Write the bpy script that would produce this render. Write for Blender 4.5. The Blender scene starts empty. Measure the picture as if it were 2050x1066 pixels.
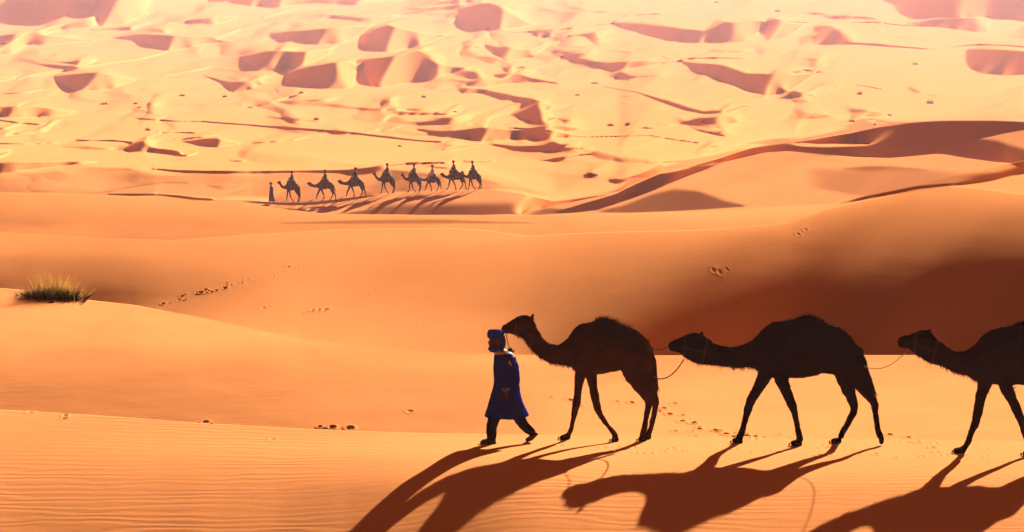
import bpy, bmesh, math, random
import numpy as np
from mathutils import Vector, noise as mnoise

scene = bpy.context.scene
COL = scene.collection
rad = math.radians

# ------------------------------------------------------------------ camera
F = 7000.0            # focal length in photograph pixels (2050 wide): a long lens
PH = -412.0           # row of the horizon, above the frame
HC = 9.9              # camera height above the camels' path
cam_d = bpy.data.cameras.new("camera"); cam = bpy.data.objects.new("camera", cam_d); COL.objects.link(cam)
cam.location = (0, 0, HC); cam.rotation_euler = (rad(90), 0, 0)
cam_d.sensor_width = 36; cam_d.lens = F/2050*36
cam_d.shift_y = -(533-PH)/2050
cam_d.clip_start = 0.5; cam_d.clip_end = 30000
scene.camera = cam

# ------------------------------------------------------------------ light
SUN_AZ = 21.5         # degrees to the right of the view axis, behind the subject
SUN_EL = 17.2
world = bpy.data.worlds.new("World"); scene.world = world; world.use_nodes = True
nt = world.node_tree; nt.nodes.clear()
sky = nt.nodes.new("ShaderNodeTexSky"); sky.sky_type = 'NISHITA'; sky.sun_disc = False
sky.sun_elevation = rad(SUN_EL); sky.sun_rotation = rad(SUN_AZ)
sky.air_density = 0.3; sky.dust_density = 0.6; sky.ozone_density = 0.0
bg = nt.nodes.new("ShaderNodeBackground"); bg.inputs[1].default_value = 0.065
wo = nt.nodes.new("ShaderNodeOutputWorld")
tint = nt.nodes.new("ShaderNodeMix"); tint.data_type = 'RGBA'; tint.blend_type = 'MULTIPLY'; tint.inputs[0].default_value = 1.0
tint.inputs[7].default_value = (0.86, 0.21, 0.045, 1)      # dusty-air tint added to the sky, to redden its fill light in shade
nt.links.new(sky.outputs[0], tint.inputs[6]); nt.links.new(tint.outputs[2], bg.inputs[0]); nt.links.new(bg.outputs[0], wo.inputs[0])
sun_d = bpy.data.lights.new("sun", 'SUN'); sun_d.energy = 5.0; sun_d.angle = rad(0.5); sun_d.color = (1.0, 0.86, 0.68)
sun = bpy.data.objects.new("sun", sun_d); COL.objects.link(sun)
az, el = rad(SUN_AZ), rad(SUN_EL)
S = Vector((math.sin(az)*math.cos(el), math.cos(az)*math.cos(el), math.sin(el)))
sun.rotation_euler = S.to_track_quat('Z', 'Y').to_euler(); sun.location = (60, 120, 60)
scene.view_settings.view_transform = 'Standard'; scene.view_settings.look = 'None'
scene.view_settings.exposure = 2.36; scene.view_settings.gamma = 1.0
scene.cycles.max_bounces = 6; scene.cycles.diffuse_bounces = 4; scene.cycles.volume_bounces = 1

# ------------------------------------------------------------------ helpers
def tag(o, label=None, cat=None, group=None, kind=None):
    if label: o["label"] = label
    if cat: o["category"] = cat
    if group: o["group"] = group
    if kind: o["kind"] = kind
    return o

def mesh_obj(name, me, mat=None, parent=None):
    o = bpy.data.objects.new(name, me); COL.objects.link(o)
    if mat: me.materials.append(mat)
    if parent is not None: o.parent = parent
    return o

def smooth(me):
    me.polygons.foreach_set("use_smooth", [True]*len(me.polygons)); me.update()

def mat_new(name, col, rough=0.9, bump=0.0, bscale=30.0, var=0.25, sheen=0.0, trans=0.0, spec=0.2):
    m = bpy.data.materials.new(name); m.use_nodes = True; t = m.node_tree
    b = t.nodes["Principled BSDF"]; b.inputs["Roughness"].default_value = rough
    b.inputs["Specular IOR Level"].default_value = spec
    if sheen:
        b.inputs["Sheen Weight"].default_value = sheen; b.inputs["Sheen Roughness"].default_value = 0.4
    tc = t.nodes.new("ShaderNodeTexCoord"); n = t.nodes.new("ShaderNodeTexNoise"); n.inputs["Scale"].default_value = bscale*0.35
    n.inputs["Detail"].default_value = 6
    t.links.new(tc.outputs["Object"], n.inputs["Vector"])
    mx = t.nodes.new("ShaderNodeMix"); mx.data_type = 'RGBA'
    mx.inputs[6].default_value = (*[c*(1-var) for c in col], 1); mx.inputs[7].default_value = (*[min(1, c*(1+var)) for c in col], 1)
    t.links.new(n.outputs["Fac"], mx.inputs[0]); t.links.new(mx.outputs[2], b.inputs["Base Color"])
    if bump:
        n2 = t.nodes.new("ShaderNodeTexNoise"); n2.inputs["Scale"].default_value = bscale; n2.inputs["Detail"].default_value = 5
        t.links.new(tc.outputs["Object"], n2.inputs["Vector"])
        bp = t.nodes.new("ShaderNodeBump"); bp.inputs["Strength"].default_value = 0.8; bp.inputs["Distance"].default_value = bump
        t.links.new(n2.outputs["Fac"], bp.inputs["Height"]); t.links.new(bp.outputs[0], b.inputs["Normal"])
    if trans:
        tr = t.nodes.new("ShaderNodeBsdfTranslucent"); ms = t.nodes.new("ShaderNodeMixShader"); ms.inputs[0].default_value = trans
        t.links.new(mx.outputs[2], tr.inputs[0]); t.links.new(b.outputs[0], ms.inputs[1]); t.links.new(tr.outputs[0], ms.inputs[2])
        t.links.new(ms.outputs[0], t.nodes["Material Output"].inputs[0])
    return m

def sand_material():
    m = bpy.data.materials.new("sand"); m.use_nodes = True; t = m.node_tree; N = t.nodes; L = t.links
    b = N["Principled BSDF"]; b.inputs["Roughness"].default_value = 1.0; b.inputs["Specular IOR Level"].default_value = 0.0
    geo = N.new("ShaderNodeNewGeometry")
    n = N.new("ShaderNodeTexNoise"); n.inputs["Scale"].default_value = 0.05; n.inputs["Detail"].default_value = 8; n.inputs["Roughness"].default_value = 0.6
    L.new(geo.outputs["Position"], n.inputs["Vector"])
    mx = N.new("ShaderNodeMix"); mx.data_type = 'RGBA'
    mx.inputs[6].default_value = (*SAND_A, 1); mx.inputs[7].default_value = (*SAND_B, 1)
    L.new(n.outputs["Fac"], mx.inputs[0])
    # fine grain
    g = N.new("ShaderNodeTexNoise"); g.inputs["Scale"].default_value = 9.0; g.inputs["Detail"].default_value = 6
    L.new(geo.outputs["Position"], g.inputs["Vector"])
    mr = N.new("ShaderNodeMapRange"); mr.inputs[3].default_value = 0.93; mr.inputs[4].default_value = 1.07
    L.new(g.outputs["Fac"], mr.inputs[0])
    ml = N.new("ShaderNodeMix"); ml.data_type = 'RGBA'; ml.blend_type = 'MULTIPLY'; ml.inputs[0].default_value = 1
    L.new(mx.outputs[2], ml.inputs[6]); L.new(mr.outputs[0], ml.inputs[7]); L.new(ml.outputs[2], b.inputs["Base Color"])
    # wind ripples
    at = N.new("ShaderNodeAttribute"); at.attribute_name = "ripple"
    mp = N.new("ShaderNodeMapping"); mp.inputs["Rotation"].default_value = (0, 0, rad(14))
    mp.inputs["Scale"].default_value = (0.4, 1.0, 1.0)
    L.new(geo.outputs["Position"], mp.inputs["Vector"])
    w = N.new("ShaderNodeTexWave"); w.wave_type = 'BANDS'; w.bands_direction = 'Y'; w.inputs["Scale"].default_value = 1.35
    w.inputs["Distortion"].default_value = 9.0; w.inputs["Detail"].default_value = 2.5; w.inputs["Detail Scale"].default_value = 1.3
    L.new(mp.outputs[0], w.inputs["Vector"])
    pn = N.new("ShaderNodeTexNoise"); pn.inputs["Scale"].default_value = 0.35; pn.inputs["Detail"].default_value = 2
    L.new(geo.outputs["Position"], pn.inputs["Vector"])
    pm = N.new("ShaderNodeMapRange"); pm.inputs[1].default_value = 0.35; pm.inputs[2].default_value = 0.65; pm.inputs[3].default_value = 0.25
    L.new(pn.outputs["Fac"], pm.inputs[0])
    m1 = N.new("ShaderNodeMath"); m1.operation = 'MULTIPLY'; L.new(at.outputs["Fac"], m1.inputs[0]); L.new(pm.outputs[0], m1.inputs[1])
    m2 = N.new("ShaderNodeMath"); m2.operation = 'MULTIPLY'; L.new(m1.outputs[0], m2.inputs[0]); L.new(w.outputs["Fac"], m2.inputs[1])
    gg = N.new("ShaderNodeTexNoise"); gg.inputs["Scale"].default_value = 5.0; gg.inputs["Detail"].default_value = 4
    L.new(geo.outputs["Position"], gg.inputs["Vector"])
    m3 = N.new("ShaderNodeMath"); m3.operation = 'MULTIPLY_ADD'; L.new(gg.outputs["Fac"], m3.inputs[0]); m3.inputs[1].default_value = 0.45; L.new(m2.outputs[0], m3.inputs[2])
    bp = N.new("ShaderNodeBump"); bp.inputs["Strength"].default_value = 1.0; bp.inputs["Distance"].default_value = 0.004
    fg = N.new("ShaderNodeTexNoise"); fg.inputs["Scale"].default_value = 26.0; fg.inputs["Detail"].default_value = 3
    L.new(geo.outputs["Position"], fg.inputs["Vector"])
    m4 = N.new("ShaderNodeMath"); m4.operation = 'MULTIPLY_ADD'; L.new(fg.outputs["Fac"], m4.inputs[0]); m4.inputs[1].default_value = 0.5; L.new(m3.outputs[0], m4.inputs[2])
    L.new(m4.outputs[0], bp.inputs["Height"]); L.new(bp.outputs[0], b.inputs["Normal"])
    return m
SAND_A = (0.48, 0.188, 0.066); SAND_B = (0.56, 0.230, 0.086)
SAND = sand_material()

# ------------------------------------------------------------------ dune terrain
def interp(pts, x):
    a = np.array(pts, float); return np.interp(x, a[:, 0], a[:, 1])
def ss(x): x = np.clip(x, 0, 1); return x*x*(3-2*x)

px_in = np.arange(-60, 2111, 2.0)
d = 2.0*1.09**np.arange(1, 66)
px = np.concatenate([(-60-np.cumsum(d))[::-1], px_in, 2110+np.cumsum(d)])
NC = len(px); pxc = np.clip(px, -100, 2150)

def vnoise(x, y, seed):
    r = np.random.RandomState(seed); tab = r.rand(256, 256)*2-1
    xi = np.floor(x).astype(int); yi = np.floor(y).astype(int); fx = x-xi; fy = y-yi
    fx = fx*fx*fx*(fx*(fx*6-15)+10); fy = fy*fy*fy*(fy*(fy*6-15)+10)
    g = lambda a, b: tab[a & 255, b & 255]
    return (g(xi, yi)*(1-fx)+g(xi+1, yi)*fx)*(1-fy)+(g(xi, yi+1)*(1-fx)+g(xi+1, yi+1)*fx)*fy
def fbm(x, y, seed, o=4):
    return sum(vnoise(x*2**k, y*2**k, seed+k)*0.5**k for k in range(o))

# crest lines across the view, nearest first
LA = interp([(-100,812),(0,820),(200,832),(400,847),(600,858),(800,866),(950,869),(1300,872),(2150,884)], pxc)
LB = interp([(-100,574),(0,577),(60,582),(170,600),(270,611),(420,640),(600,678),(750,698),(900,708),(1100,712),(1300,712),(2150,711)], pxc)
LC = interp([(-100,460),(0,465),(200,478),(350,481),(500,470),(700,458.5),(900,457),(980,462),(1055,473),(1120,469),(1200,465),(1400,461),(1530,452),
             (1581,446),(1620,433),(1657,420),(1735,401),(1835,380),(1900,372.5),(1960,377),(2050,389),(2150,398)], pxc)
LD = interp([(-100,385),(0,387),(100,388),(210,391.5),(260,393.5),(320,392),(380,400),(430,404),(480,406),(560,418),(640,427),(700,429.5),(850,430.5),(1040,430.5),
             (1200,429),(1400,425),(1500,418),(1580,412),(1650,410),(2150,300)], pxc)
LF = interp([(-100,100),(1000,450),(1043,429),(1111,413),(1172,398),(1236,387),(1256,377),(1286,365),(1324,350),(1375,339),(1430,329),(1490,316),(1530,306),(1576,303),
             (1640,309),(1710,315),(1780,317),(1830,313),(1880,308),(1950,316),(2050,332),(2150,345)], pxc)
LG = interp([(-100,600),(1230,600),(1256,376),(1324,347),(1375,335),(1416,324),(1439,318),(1477,306),(1502,298),(1538,292),(1576,286.5),(1614,282),(1657,274.6),
             (1708,266),(1758,255.5),(1822,246.6),(1885,243),(1987,242.3),(2050,245.4),(2150,252)], pxc)
LE = interp([(-100,600),(300,400),(330,391.8),(380,398.5),(430,401.5),(500,402),(540,404.5),(584,402.5),(651,398.5),(711,392.5),(774,386.5),(828,383.5),(866,381),(909,378.8),(948,378.8),(985,380),(1043,389),(1111,404),(1172,396),(1236,385),(1250,600),(2150,600)], pxc)
LF = np.where(pxc < 1040, 1e4, LF)
def blurx(a, n):
    k = np.ones(n)/n; p = np.pad(a, n, mode='edge'); return np.convolve(p, k, 'same')[n:-n]
lines = []
prev = np.full(NC, 2600.0)
for Lk, n in ((LA, 25), (LB, 25), (LC, 21), (LD, 15), (LF, 1), (LG, 7), (LE, 9)):
    Lk = np.minimum(Lk, prev-0.6)
    prev = Lk; lines.append(Lk)
lines = [blurx(l, 7) for l in lines]
TOP = np.full(NC, -75.0)
# slope painting: dz/dy towards the sun side (positive = faces the viewer)
C = {1:(0,0),2:(510,0),3:(1020,0),4:(1530,0),5:(0,220),6:(510,220),7:(1020,220),8:(1530,220)}
PATCH = [
 (1,.36,8,8,[(-400,-400,150),(0,-400,150),(380,-400,158),(560,-400,128),(750,-400,118),(800,-400,215),(1000,-400,190),(1100,-400,130),(1200,-400,20),(1240,-400,-60)]),
 (1,.42,5,14,[(-300,520,560),(0,378,438),(100,320,430),(180,275,370),(300,240,290),(400,215,250),(600,175,220),(740,130,225),(800,125,215)]),
 (1,.33,14,14,[(150,330,345),(250,280,365),(350,272,365),(500,285,350),(750,320,322)]),
 (1,.25,6,6,[(720,238,240),(900,215,245),(1040,205,245),(1160,185,190)]),
 (1,.25,6,6,[(1300,192,195),(1500,155,190),(1700,140,200),(1860,138,145)]),
 (1,.36,8,12,[(900,300,302),(1070,270,320),(1200,270,370),(1330,275,410),(1500,290,380),(1700,290,320),(1900,225,240)]),
 (1,.5,3,4,[(130,628,638),(200,600,614),(400,568,582),(600,540,550),(900,490,500),(1100,465,474),(1310,413,420)]),
 (1,.37,18,8,[(430,600,610),(500,580,680),(600,565,720),(800,560,718),(900,575,700),(1000,600,660),(1060,630,640)]),
 (1,.25,20,8,[(-200,590,680),(0,600,650),(130,605,620)]),
 (1,.22,8,6,[(-200,738,752),(0,735,750),(200,725,742),(330,710,715)]),
 (1,.31,60,10,[(-300,800,950),(0,790,930),(200,815,930),(400,835,925),(560,870,910),(600,880,890)]),
 (1,.3,6,6,[(1270,600,602),(1400,575,590),(1600,540,552),(1660,530,532)]),
 (1,.34,14,8,[(1620,600,605),(1750,625,660),(1850,635,735),(2000,630,700),(2080,605,615)]),
 (1,.13,20,12,[(1100,780,800),(1300,800,830),(1600,820,850),(1850,800,815)]),
 (1,.22,8,12,[(30,1050,1064),(250,1040,1062),(350,1000,1050),(400,960,1000),(470,950,955)]),
 (1,.28,6,6,[(-200,930,940),(0,945,955),(150,965,977),(345,978,995)]),
 (2,.31,8,10,[(-200,-400,22),(-20,-400,60),(50,-400,55),(200,-400,72),(330,-400,40),(500,-400,30),(800,-400,45),(900,-400,20),(960,-400,-10)]),
 (2,.28,6,8,[(50,148,155),(200,95,112),(310,60,66)]),
 (2,.36,10,8,[(100,262,300),(350,240,340),(500,225,360),(700,210,345),(850,203,260),(930,195,200)]),
 (2,.37,8,8,[(820,290,320),(870,270,370),(950,228,410),(1050,190,415),(1150,220,400),(1300,252,365),(1400,280,325),(1450,290,300)]),
 (2,.37,8,8,[(-120,445,470),(0,425,520),(100,400,545),(250,405,555),(420,410,510),(550,390,440),(640,360,365)]),
 (2,.38,9,8,[(230,580,600),(270,572,660),(350,548,685),(450,520,695),(600,495,705),(750,480,705),(850,520,700)]),
 (2,.38,9,8,[(790,480,520),(850,470,560),(920,463,690),(1000,455,695),(1100,440,680),(1200,405,660),(1330,385,648),(1400,440,638),(1500,515,592),(1600,530,557),(1710,535,548)]),
 (2,.37,8,6,[(1590,100,150),(1650,60,225),(1750,32,240),(1850,22,240),(1950,55,235),(2050,110,225),(2150,165,215),(2200,190,200)]),
 (2,.33,5,6,[(1130,108,116),(1300,90,106),(1500,50,66),(1630,38,42)]),
 (3,.31,25,8,[(-200,350,365),(-80,340,450),(0,350,490),(100,375,465),(200,372,420),(310,345,352)]),
 (2,.3,10,10,[(1590,683,720),(1650,690,745),(1800,698,740),(1900,722,778),(2060,755,805),(2200,780,825),(2290,808,815)]),
 (3,.27,10,12,[(-120,590,600),(0,575,640),(100,592,640),(200,618,650),(400,660,665)]),
 (2,.3,6,8,[(30,835,840),(150,795,810),(300,755,767),(390,740,745)]),
 (2,.2,18,10,[(150,800,810),(300,785,835),(600,810,850),(900,850,880),(1200,850,872),(1330,850,895),(1450,880,900)]),
 (2,.21,14,8,[(100,920,930),(300,930,960),(480,940,972),(560,965,972)]),
 (2,.32,5,6,[(1290,980,985),(1450,955,967),(1620,938,945)]),
 (3,.4,4,10,[(0,255,264),(200,245,256),(400,225,242),(600,205,217),(800,180,194),(900,140,162),(1000,112,127),(1200,105,113)]),
 (3,.3,6,6,[(170,255,258),(220,255,300),(320,250,300),(395,243,248)]),
 (3,.25,40,10,[(800,180,190),(900,160,230),(1100,160,280),(1300,170,335),(1500,190,345),(1650,190,345)]),
 (3,.36,12,8,[(1520,250,300),(1600,190,342),(1650,155,342),(1800,165,338),(1880,158,325),(1960,155,250),(2050,150,210)]),
 (4,.36,8,10,[(-40,250,330),(0,180,325),(40,140,325),(100,145,315),(200,180,290),(300,195,205)]),
 (3,.2,20,20,[(400,360,370),(700,375,402),(1000,408,430)]),
 (3,.28,30,8,[(350,430,440),(600,450,520),(800,475,557),(950,470,540),(1100,465,520),(1215,490,500)]),
 (3,.4,4,7,[(1210,495,508),(1300,480,502),(1420,455,472),(1600,450,466),(1880,455,466)]),
 (3,.36,10,8,[(1340,480,485),(1500,495,575),(1700,505,645),(1900,575,718),(2050,580,762),(2170,585,735),(2250,590,690),(2350,580,625),(2420,575,582)]),
 (3,.27,7,7,[(795,600,615),(880,560,627),(950,592,630),(1015,605,610)]),
 (3,.26,22,9,[(750,680,690),(1000,710,735),(1200,760,810),(1400,820,880),(1550,870,905),(1750,858,882),(1850,822,850),(1920,830,835)]),
 (3,.32,8,6,[(10,905,912),(120,850,940),(220,803,968),(300,800,968),(340,830,940)]),
 (4,.3,8,8,[(960,-400,0),(1050,-400,100),(1150,-400,150),(1300,-400,150),(1700,-400,140),(2050,-400,150),(2500,-400,150)]),
 (4,.23,10,10,[(1130,185,195),(1300,150,215),(1500,140,235),(1700,140,262),(1850,150,240)]),
 (4,.34,5,7,[(100,155,165),(200,165,178),(370,176,186)]),
 (4,.34,5,7,[(700,180,183),(850,170,182),(950,178,188),(1080,193,208),(1320,207,216)]),
 (4,.33,8,6,[(345,230,330),(400,200,358),(550,203,360),(650,235,357),(750,310,357),(1000,352,376),(1300,380,396),(1370,385,390)]),
 (4,.15,30,20,[(600,230,340),(850,250,350),(1000,290,350)]),
 (4,.34,4,7,[(1440,378,384),(1550,355,372),(1700,345,362),(1900,352,368),(2050,362,380),(2500,380,400)]),
 (4,.33,10,6,[(1570,400,440),(1620,385,540),(1720,380,588),(1900,387,600),(2050,400,590),(2500,430,570)]),
 (4,.17,16,12,[(-100,340,400),(0,365,452),(100,380,445),(210,393,405)]),
 (4,.33,7,6,[(90,780,785),(180,720,785),(260,712,772),(380,748,755)]),
 (4,.17,10,8,[(650,520,525),(1000,540,560),(1130,545,566)]),
 (4,.25,4,5,[(740,665,673),(940,702,712)]),
 (4,.12,10,10,[(0,880,900),(300,955,975),(600,1000,1018),(700,1010,1020)]),
 (5,.5,5,6,[(-200,305,340),(0,313,338),(75,318,326)]),
 (5,.35,5,8,[(-200,375,400),(0,365,388),(75,338,346)]),
 (5,.36,60,8,[(-300,400,530),(0,375,508),(200,385,480),(400,392,458),(600,400,435),(760,408,414)]),
 (5,.32,5,6,[(-200,262,272),(0,262,272),(200,266,277),(450,253,262)]),
 (5,.42,5,6,[(600,238,247),(900,238,251),(1050,255,264)]),
 (5,.38,6,6,[(940,316,324),(1050,270,330),(1130,232,336),(1165,222,338),(1200,260,340),(1235,300,346),(1400,322,360),(1450,345,365)]),
 (5,.2,16,10,[(500,290,300),(700,280,320),(900,300,325)]),
 (5,.32,5,6,[(1240,178,187),(1400,173,184),(1550,182,187)]),
 (5,.38,5,8,[(1370,235,244),(1550,213,227),(1710,198,206)]),
 (5,.36,8,6,[(1450,250,255),(1600,225,290),(1720,220,300),(1850,258,276),(1890,268,272)]),
 (5,.45,5,6,[(1390,358,369),(1480,355,370),(1550,338,345)]),
 (5,.42,4,5,[(1820,400,409),(1930,402,411)]),
 (5,.38,5,7,[(1080,66,72),(1400,86,97),(1600,88,99),(2050,120,134)]),
 (6,.42,4,6,[(0,120,133),(400,145,161),(800,178,196),(1100,213,232),(1300,238,251),(1490,250,262)]),
 (5,.48,4,6,[(1200,462,470),(1400,475,492),(1600,480,500),(2050,483,505)]),
 (6,.5,4,6,[(0,483,502),(300,478,498),(740,473,497),(900,453,477),(1000,438,460),(1200,415,434),(1540,413,422)]),
 (6,.3,6,20,[(700,490,500),(800,485,525),(950,460,500),(1050,445,460)]),
 (5,.12,20,20,[(640,668,672),(900,630,665),(1200,590,670),(1500,570,690),(1700,585,700),(1900,600,640)]),
 (5,.25,6,10,[(640,662,668),(850,640,652),(1000,605,622),(1300,568,582),(1500,575,588)]),
 (5,.55,4,4,[(850,661,676),(900,663,678),(1000,663,680),(1240,664,678)]),
 (5,.55,4,4,[(1230,662,678),(1400,675,698),(1550,694,718),(1700,703,720)]),
 (5,.24,12,14,[(1630,590,600),(1750,598,640),(1850,608,612)]),
 (5,.25,6,10,[(1690,698,706),(1850,648,665),(2080,582,600)]),
 (6,.17,40,12,[(-160,700,710),(-60,620,725),(0,590,735),(100,550,745),(250,540,750),(450,560,735),(650,600,700)]),
 (6,.38,5,7,[(-20,258,273),(120,248,258),(200,250,254)]),
 (6,.38,5,8,[(290,240,250),(420,208,220),(530,205,208)]),
 (6,.15,30,20,[(-150,320,370),(0,300,420),(300,310,432),(600,380,442),(800,430,447)]),
 (6,.45,5,6,[(1480,310,326),(1600,288,312),(1790,263,273)]),
 (6,.42,5,8,[(1850,263,280),(2050,285,313),(2300,280,300),(2560,270,280)]),
 (7,.3,6,8,[(0,305,325),(200,310,325),(400,300,312),(650,305,310)]),
 (6,.24,8,8,[(870,182,187),(980,140,170)]), (6,.33,6,6,[(1010,168,174),(1140,138,146)]),
 (6,.38,4,5,[(1655,404,416),(1720,403,420),(1890,407,412)]),
 (6,.28,16,16,[(1280,150,158),(1500,158,222),(1700,138,240),(1800,128,262),(2050,142,238),(2300,160,240),(2450,180,225),(2640,212,222)]),
 (7,.38,4,5,[(-20,138,146),(200,150,160),(400,178,190),(600,208,220),(900,203,212),(1100,194,203),(1300,228,240),(1510,258,266)]),
 (6,.29,75,4,[(700,815,824),(850,785,825),(950,735,826),(1200,710,828),(2050,700,830),(2300,730,830),(2500,790,810)]),
 (6,.5,4,5,[(-60,722,734),(120,728,742),(250,735,752),(400,733,750),(500,725,745),(700,700,722),(950,668,680)]),
 (6,.20,22,22,[(200,892,900),(800,866,908),(1500,860,904),(1900,880,902),(2200,890,900)]),
 (7,.5,5,6,[(250,398,406),(420,373,402),(560,348,364),(690,345,350)]),
 (7,.6,3,3,[(585,515,524),(640,488,530),(705,516,524)]),
 (7,.5,5,6,[(775,550,568),(850,543,580),(900,543,572),(1050,503,530),(1200,478,493),(1370,453,461)]),
 (7,.48,4,8,[(1080,415,424),(1400,396,416),(1600,378,398),(1720,362,368)]),
 (7,.2,20,10,[(550,300,310),(700,320,390),(900,370,420),(1200,400,425)]),
 (7,.295,48,8,[(700,785,812),(900,730,815),(1000,690,813),(1100,650,810),(1300,600,802),(1500,615,792),(1700,690,778),(1880,750,766)]),
 (7,.44,6,26,[(380,800,812),(560,745,800),(700,705,775),(850,660,740),(930,615,690),(1050,560,660),(1200,500,610),(1300,485,560),(1450,450,490),(1620,410,450)]),
 (8,.44,6,6,[(-120,296,340),(0,292,342),(180,270,328),(300,292,340),(500,298,362),(800,288,370),(1000,282,372),(1150,292,368),(1300,325,350),(1400,335,352),(1700,372,395),(2050,420,440),(2500,470,500)]),
 (8,.30,8,12,[(350,240,262),(700,182,262),(840,160,288),(1000,130,300),(1400,88,345),(1700,88,385),(2050,100,430),(2500,110,480)]),
 (8,.40,4,14,[(300,240,262),(700,172,205),(1000,122,165),(1150,100,120),(1400,84,108),(1800,84,106),(2050,94,120),(2500,110,140)]),
 (8,.12,40,50,[(1660,215,230),(1850,160,260),(2050,130,320),(2500,120,340)]),
 (8,-.10,4,4,[(250,258,268),(300,262,286),(500,264,291),(830,270,277)]),
 (8,.28,26,30,[(620,455,480),(800,440,500),(1000,440,520),(1200,455,500),(1300,470,480)]),
 (8,.15,60,20,[(300,430,600),(800,450,690),(1200,440,620),(1600,470,590),(1900,480,540)]),
 (8,.3,10,3,[(600,730,745),(750,690,718),(1200,600,636),(1500,575,602),(1800,540,560)]),
]
# near-field base slope: (row knots) x (column knots)
def table(py, xs, ys, vals):
    vals = np.array(vals, float)
    cx = np.array([np.interp(pxc, xs, v) for v in vals])        # len(ys) x NC
    ys = np.array(ys, float)
    i = np.clip(np.searchsorted(ys, py)-1, 0, len(ys)-2)
    f = np.clip((py-ys[i])/(ys[i+1]-ys[i]), 0, 1); f = f*f*(3-2*f)*0.5+f*0.5
    c = np.arange(NC)[None, :]
    return cx[i, c]*(1-f)+cx[i+1, c]*f
def slope0(py):
    return table(py, [0,500,950,1300,2050], [820,850,880,900,935,990,1066,1500],
        [[.01,.01,.02,.01,.01],[.03,.02,.0,-.02,-.02],[.05,.0,-.09,-.08,-.08],[.06,.0,-.09,-.08,-.07],[.08,.06,-.02,-.03,-.05],[.12,.12,.11,.08,.03],[.15,.15,.14,.12,.07],[.15]*5])
def slope1(py):
    return table(py, [0,300,500,950,1150,2050], [570,620,680,712,760,800,860],
        [[.0,.02,.04,.04,.0,.0],[.0,.0,.02,.04,.0,.0],[.03,.02,.0,.0,-.03,.0],[.07,.07,.05,.02,.0,.05],[.12,.11,.09,.05,-.01,-.02],[.15,.14,.11,.07,-.02,-.02],[.17,.15,.13,.08,-.03,-.03]])
def slope2(py):
    return table(py, [0,200,330,600,1000,1200,1400,1600,1800,2050], [440,475,500,530,560,590,620,660,712],
        [[.05,.05,.05,.05,.05,.05,.05,.04,.02,.0],
         [.07,.06,.06,.05,.03,.05,.06,.06,.06,.08],
         [.09,.09,.08,.07,.09,.11,.12,.13,.15,.20],
         [.15,.16,.12,.09,.11,.14,.17,.19,.23,.27],
         [.19,.21,.17,.10,.12,.17,.21,.24,.28,.32],
         [.22,.26,.20,.07,.13,.20,.24,.28,.33,.38],
         [.24,.27,.15,.05,.12,.22,.26,.32,.40,.44],
         [.2,.2,.08,.03,.10,.23,.29,.38,.46,.48],
         [.2,.2,.05,.02,.08,.24,.31,.42,.48,.48]])
def slope2b(py):
    pmax = interp([(-100,.1),(900,.17),(1000,.22),(1200,.30),(1400,.375),(1600,.43),(1800,.49),(2150,.54)], pxc)
    v = np.clip((py-lines[2])/(lines[1]-lines[2]), 0, 1)
    P = 0.04+(pmax-0.04)*v**interp([(1000,.52),(1400,.52),(1750,.66),(2150,.62)], pxc)
    m = ss((pxc-900)/350.0)
    return slope2(py)*(1-m)+P*m
def slope3(py):
    return table(py, [0,150,300,600,1000,1400,2050], [385,405,425,445,470],
        [[.04,.03,.02,.0,.0,.0,.0],[.08,.05,.04,.02,-.01,-.01,.0],[.14,.10,.08,.05,.0,-.01,.0],[.17,.13,.11,.08,.05,.05,.1],[.13,.12,.12,.10,.09,.09,.1]])

def paint(P, py):
    for c, pv, s1, s2, pts in PATCH:
        ox, oy = C[c]
        a = np.array([(ox+x/3.942, oy+t/3.942, oy+b/3.942) for x, t, b in pts])
        if a[0,0] < 0: a = np.vstack([[-3000, a[0,1], a[0,2]], a])
        if a[-1,0] > 2100: a = np.vstack([a, [9000, a[-1,1], a[-1,2]]])
        m = (px >= a[0,0]) & (px <= a[-1,0])
        if not m.any(): continue
        x = px[m]; t = np.interp(x, a[:,0], a[:,1]); b = np.interp(x, a[:,0], a[:,2])
        if 0 < pv < .3 and oy+pts[0][1]/3.942 < 330: pv = pv*1.25
        y = py[:, m]; fs = 2.4 if (pv >= .3 and c < 7) else 1.0; s1 = s1*fs/3.942; s2 = s2*fs/3.942
        thin = np.clip(1-(b-t)/3.5, 0, 1); mid = (t+b)/2; hh2 = np.maximum((b-t)/2, np.where(b-t > .8, 1.3, (b-t)/2+.3)); t = mid-hh2; b = mid+hh2
        pvx = pv+thin*0.2*(pv > .3)+0.13*(pv >= .3); h = np.maximum(b-t, 0.3)
        e = np.minimum(1, h/2.0)
        w = ss((y-t)/np.minimum(s1, h*0.6)+(0.25 if s1 < 7 else 0))*ss((b-y)/np.minimum(s2, h*0.6)+0.3)*e
        span = x[-1]-x[0]
        for end, hh in ((0, a[0,2]-a[0,1]), (1, a[-1,2]-a[-1,1])):
            fd = min(max(0, (hh-2)*1.6), span*0.35, 45.0)
            if fd > 2: w = w*ss((x-x[0] if end == 0 else x[-1]-x)/fd)
        P[:, m] = P[:, m]*(1-w)+pvx*w
    return P

def base_lnD(py):
    k = np.array([(-400,5600),(-75,3850),(0,2900),(100,1950),(200,1150),(300,600),(322,470),(343,388),(380,366),(405,348),(430,325),(700,300)], float)
    y = k[:,0]; v = np.log(k[:,1])
    r = sum(np.interp(py+o, y, v) for o in (-10,-5,0,5,10))/5
    return r

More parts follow.
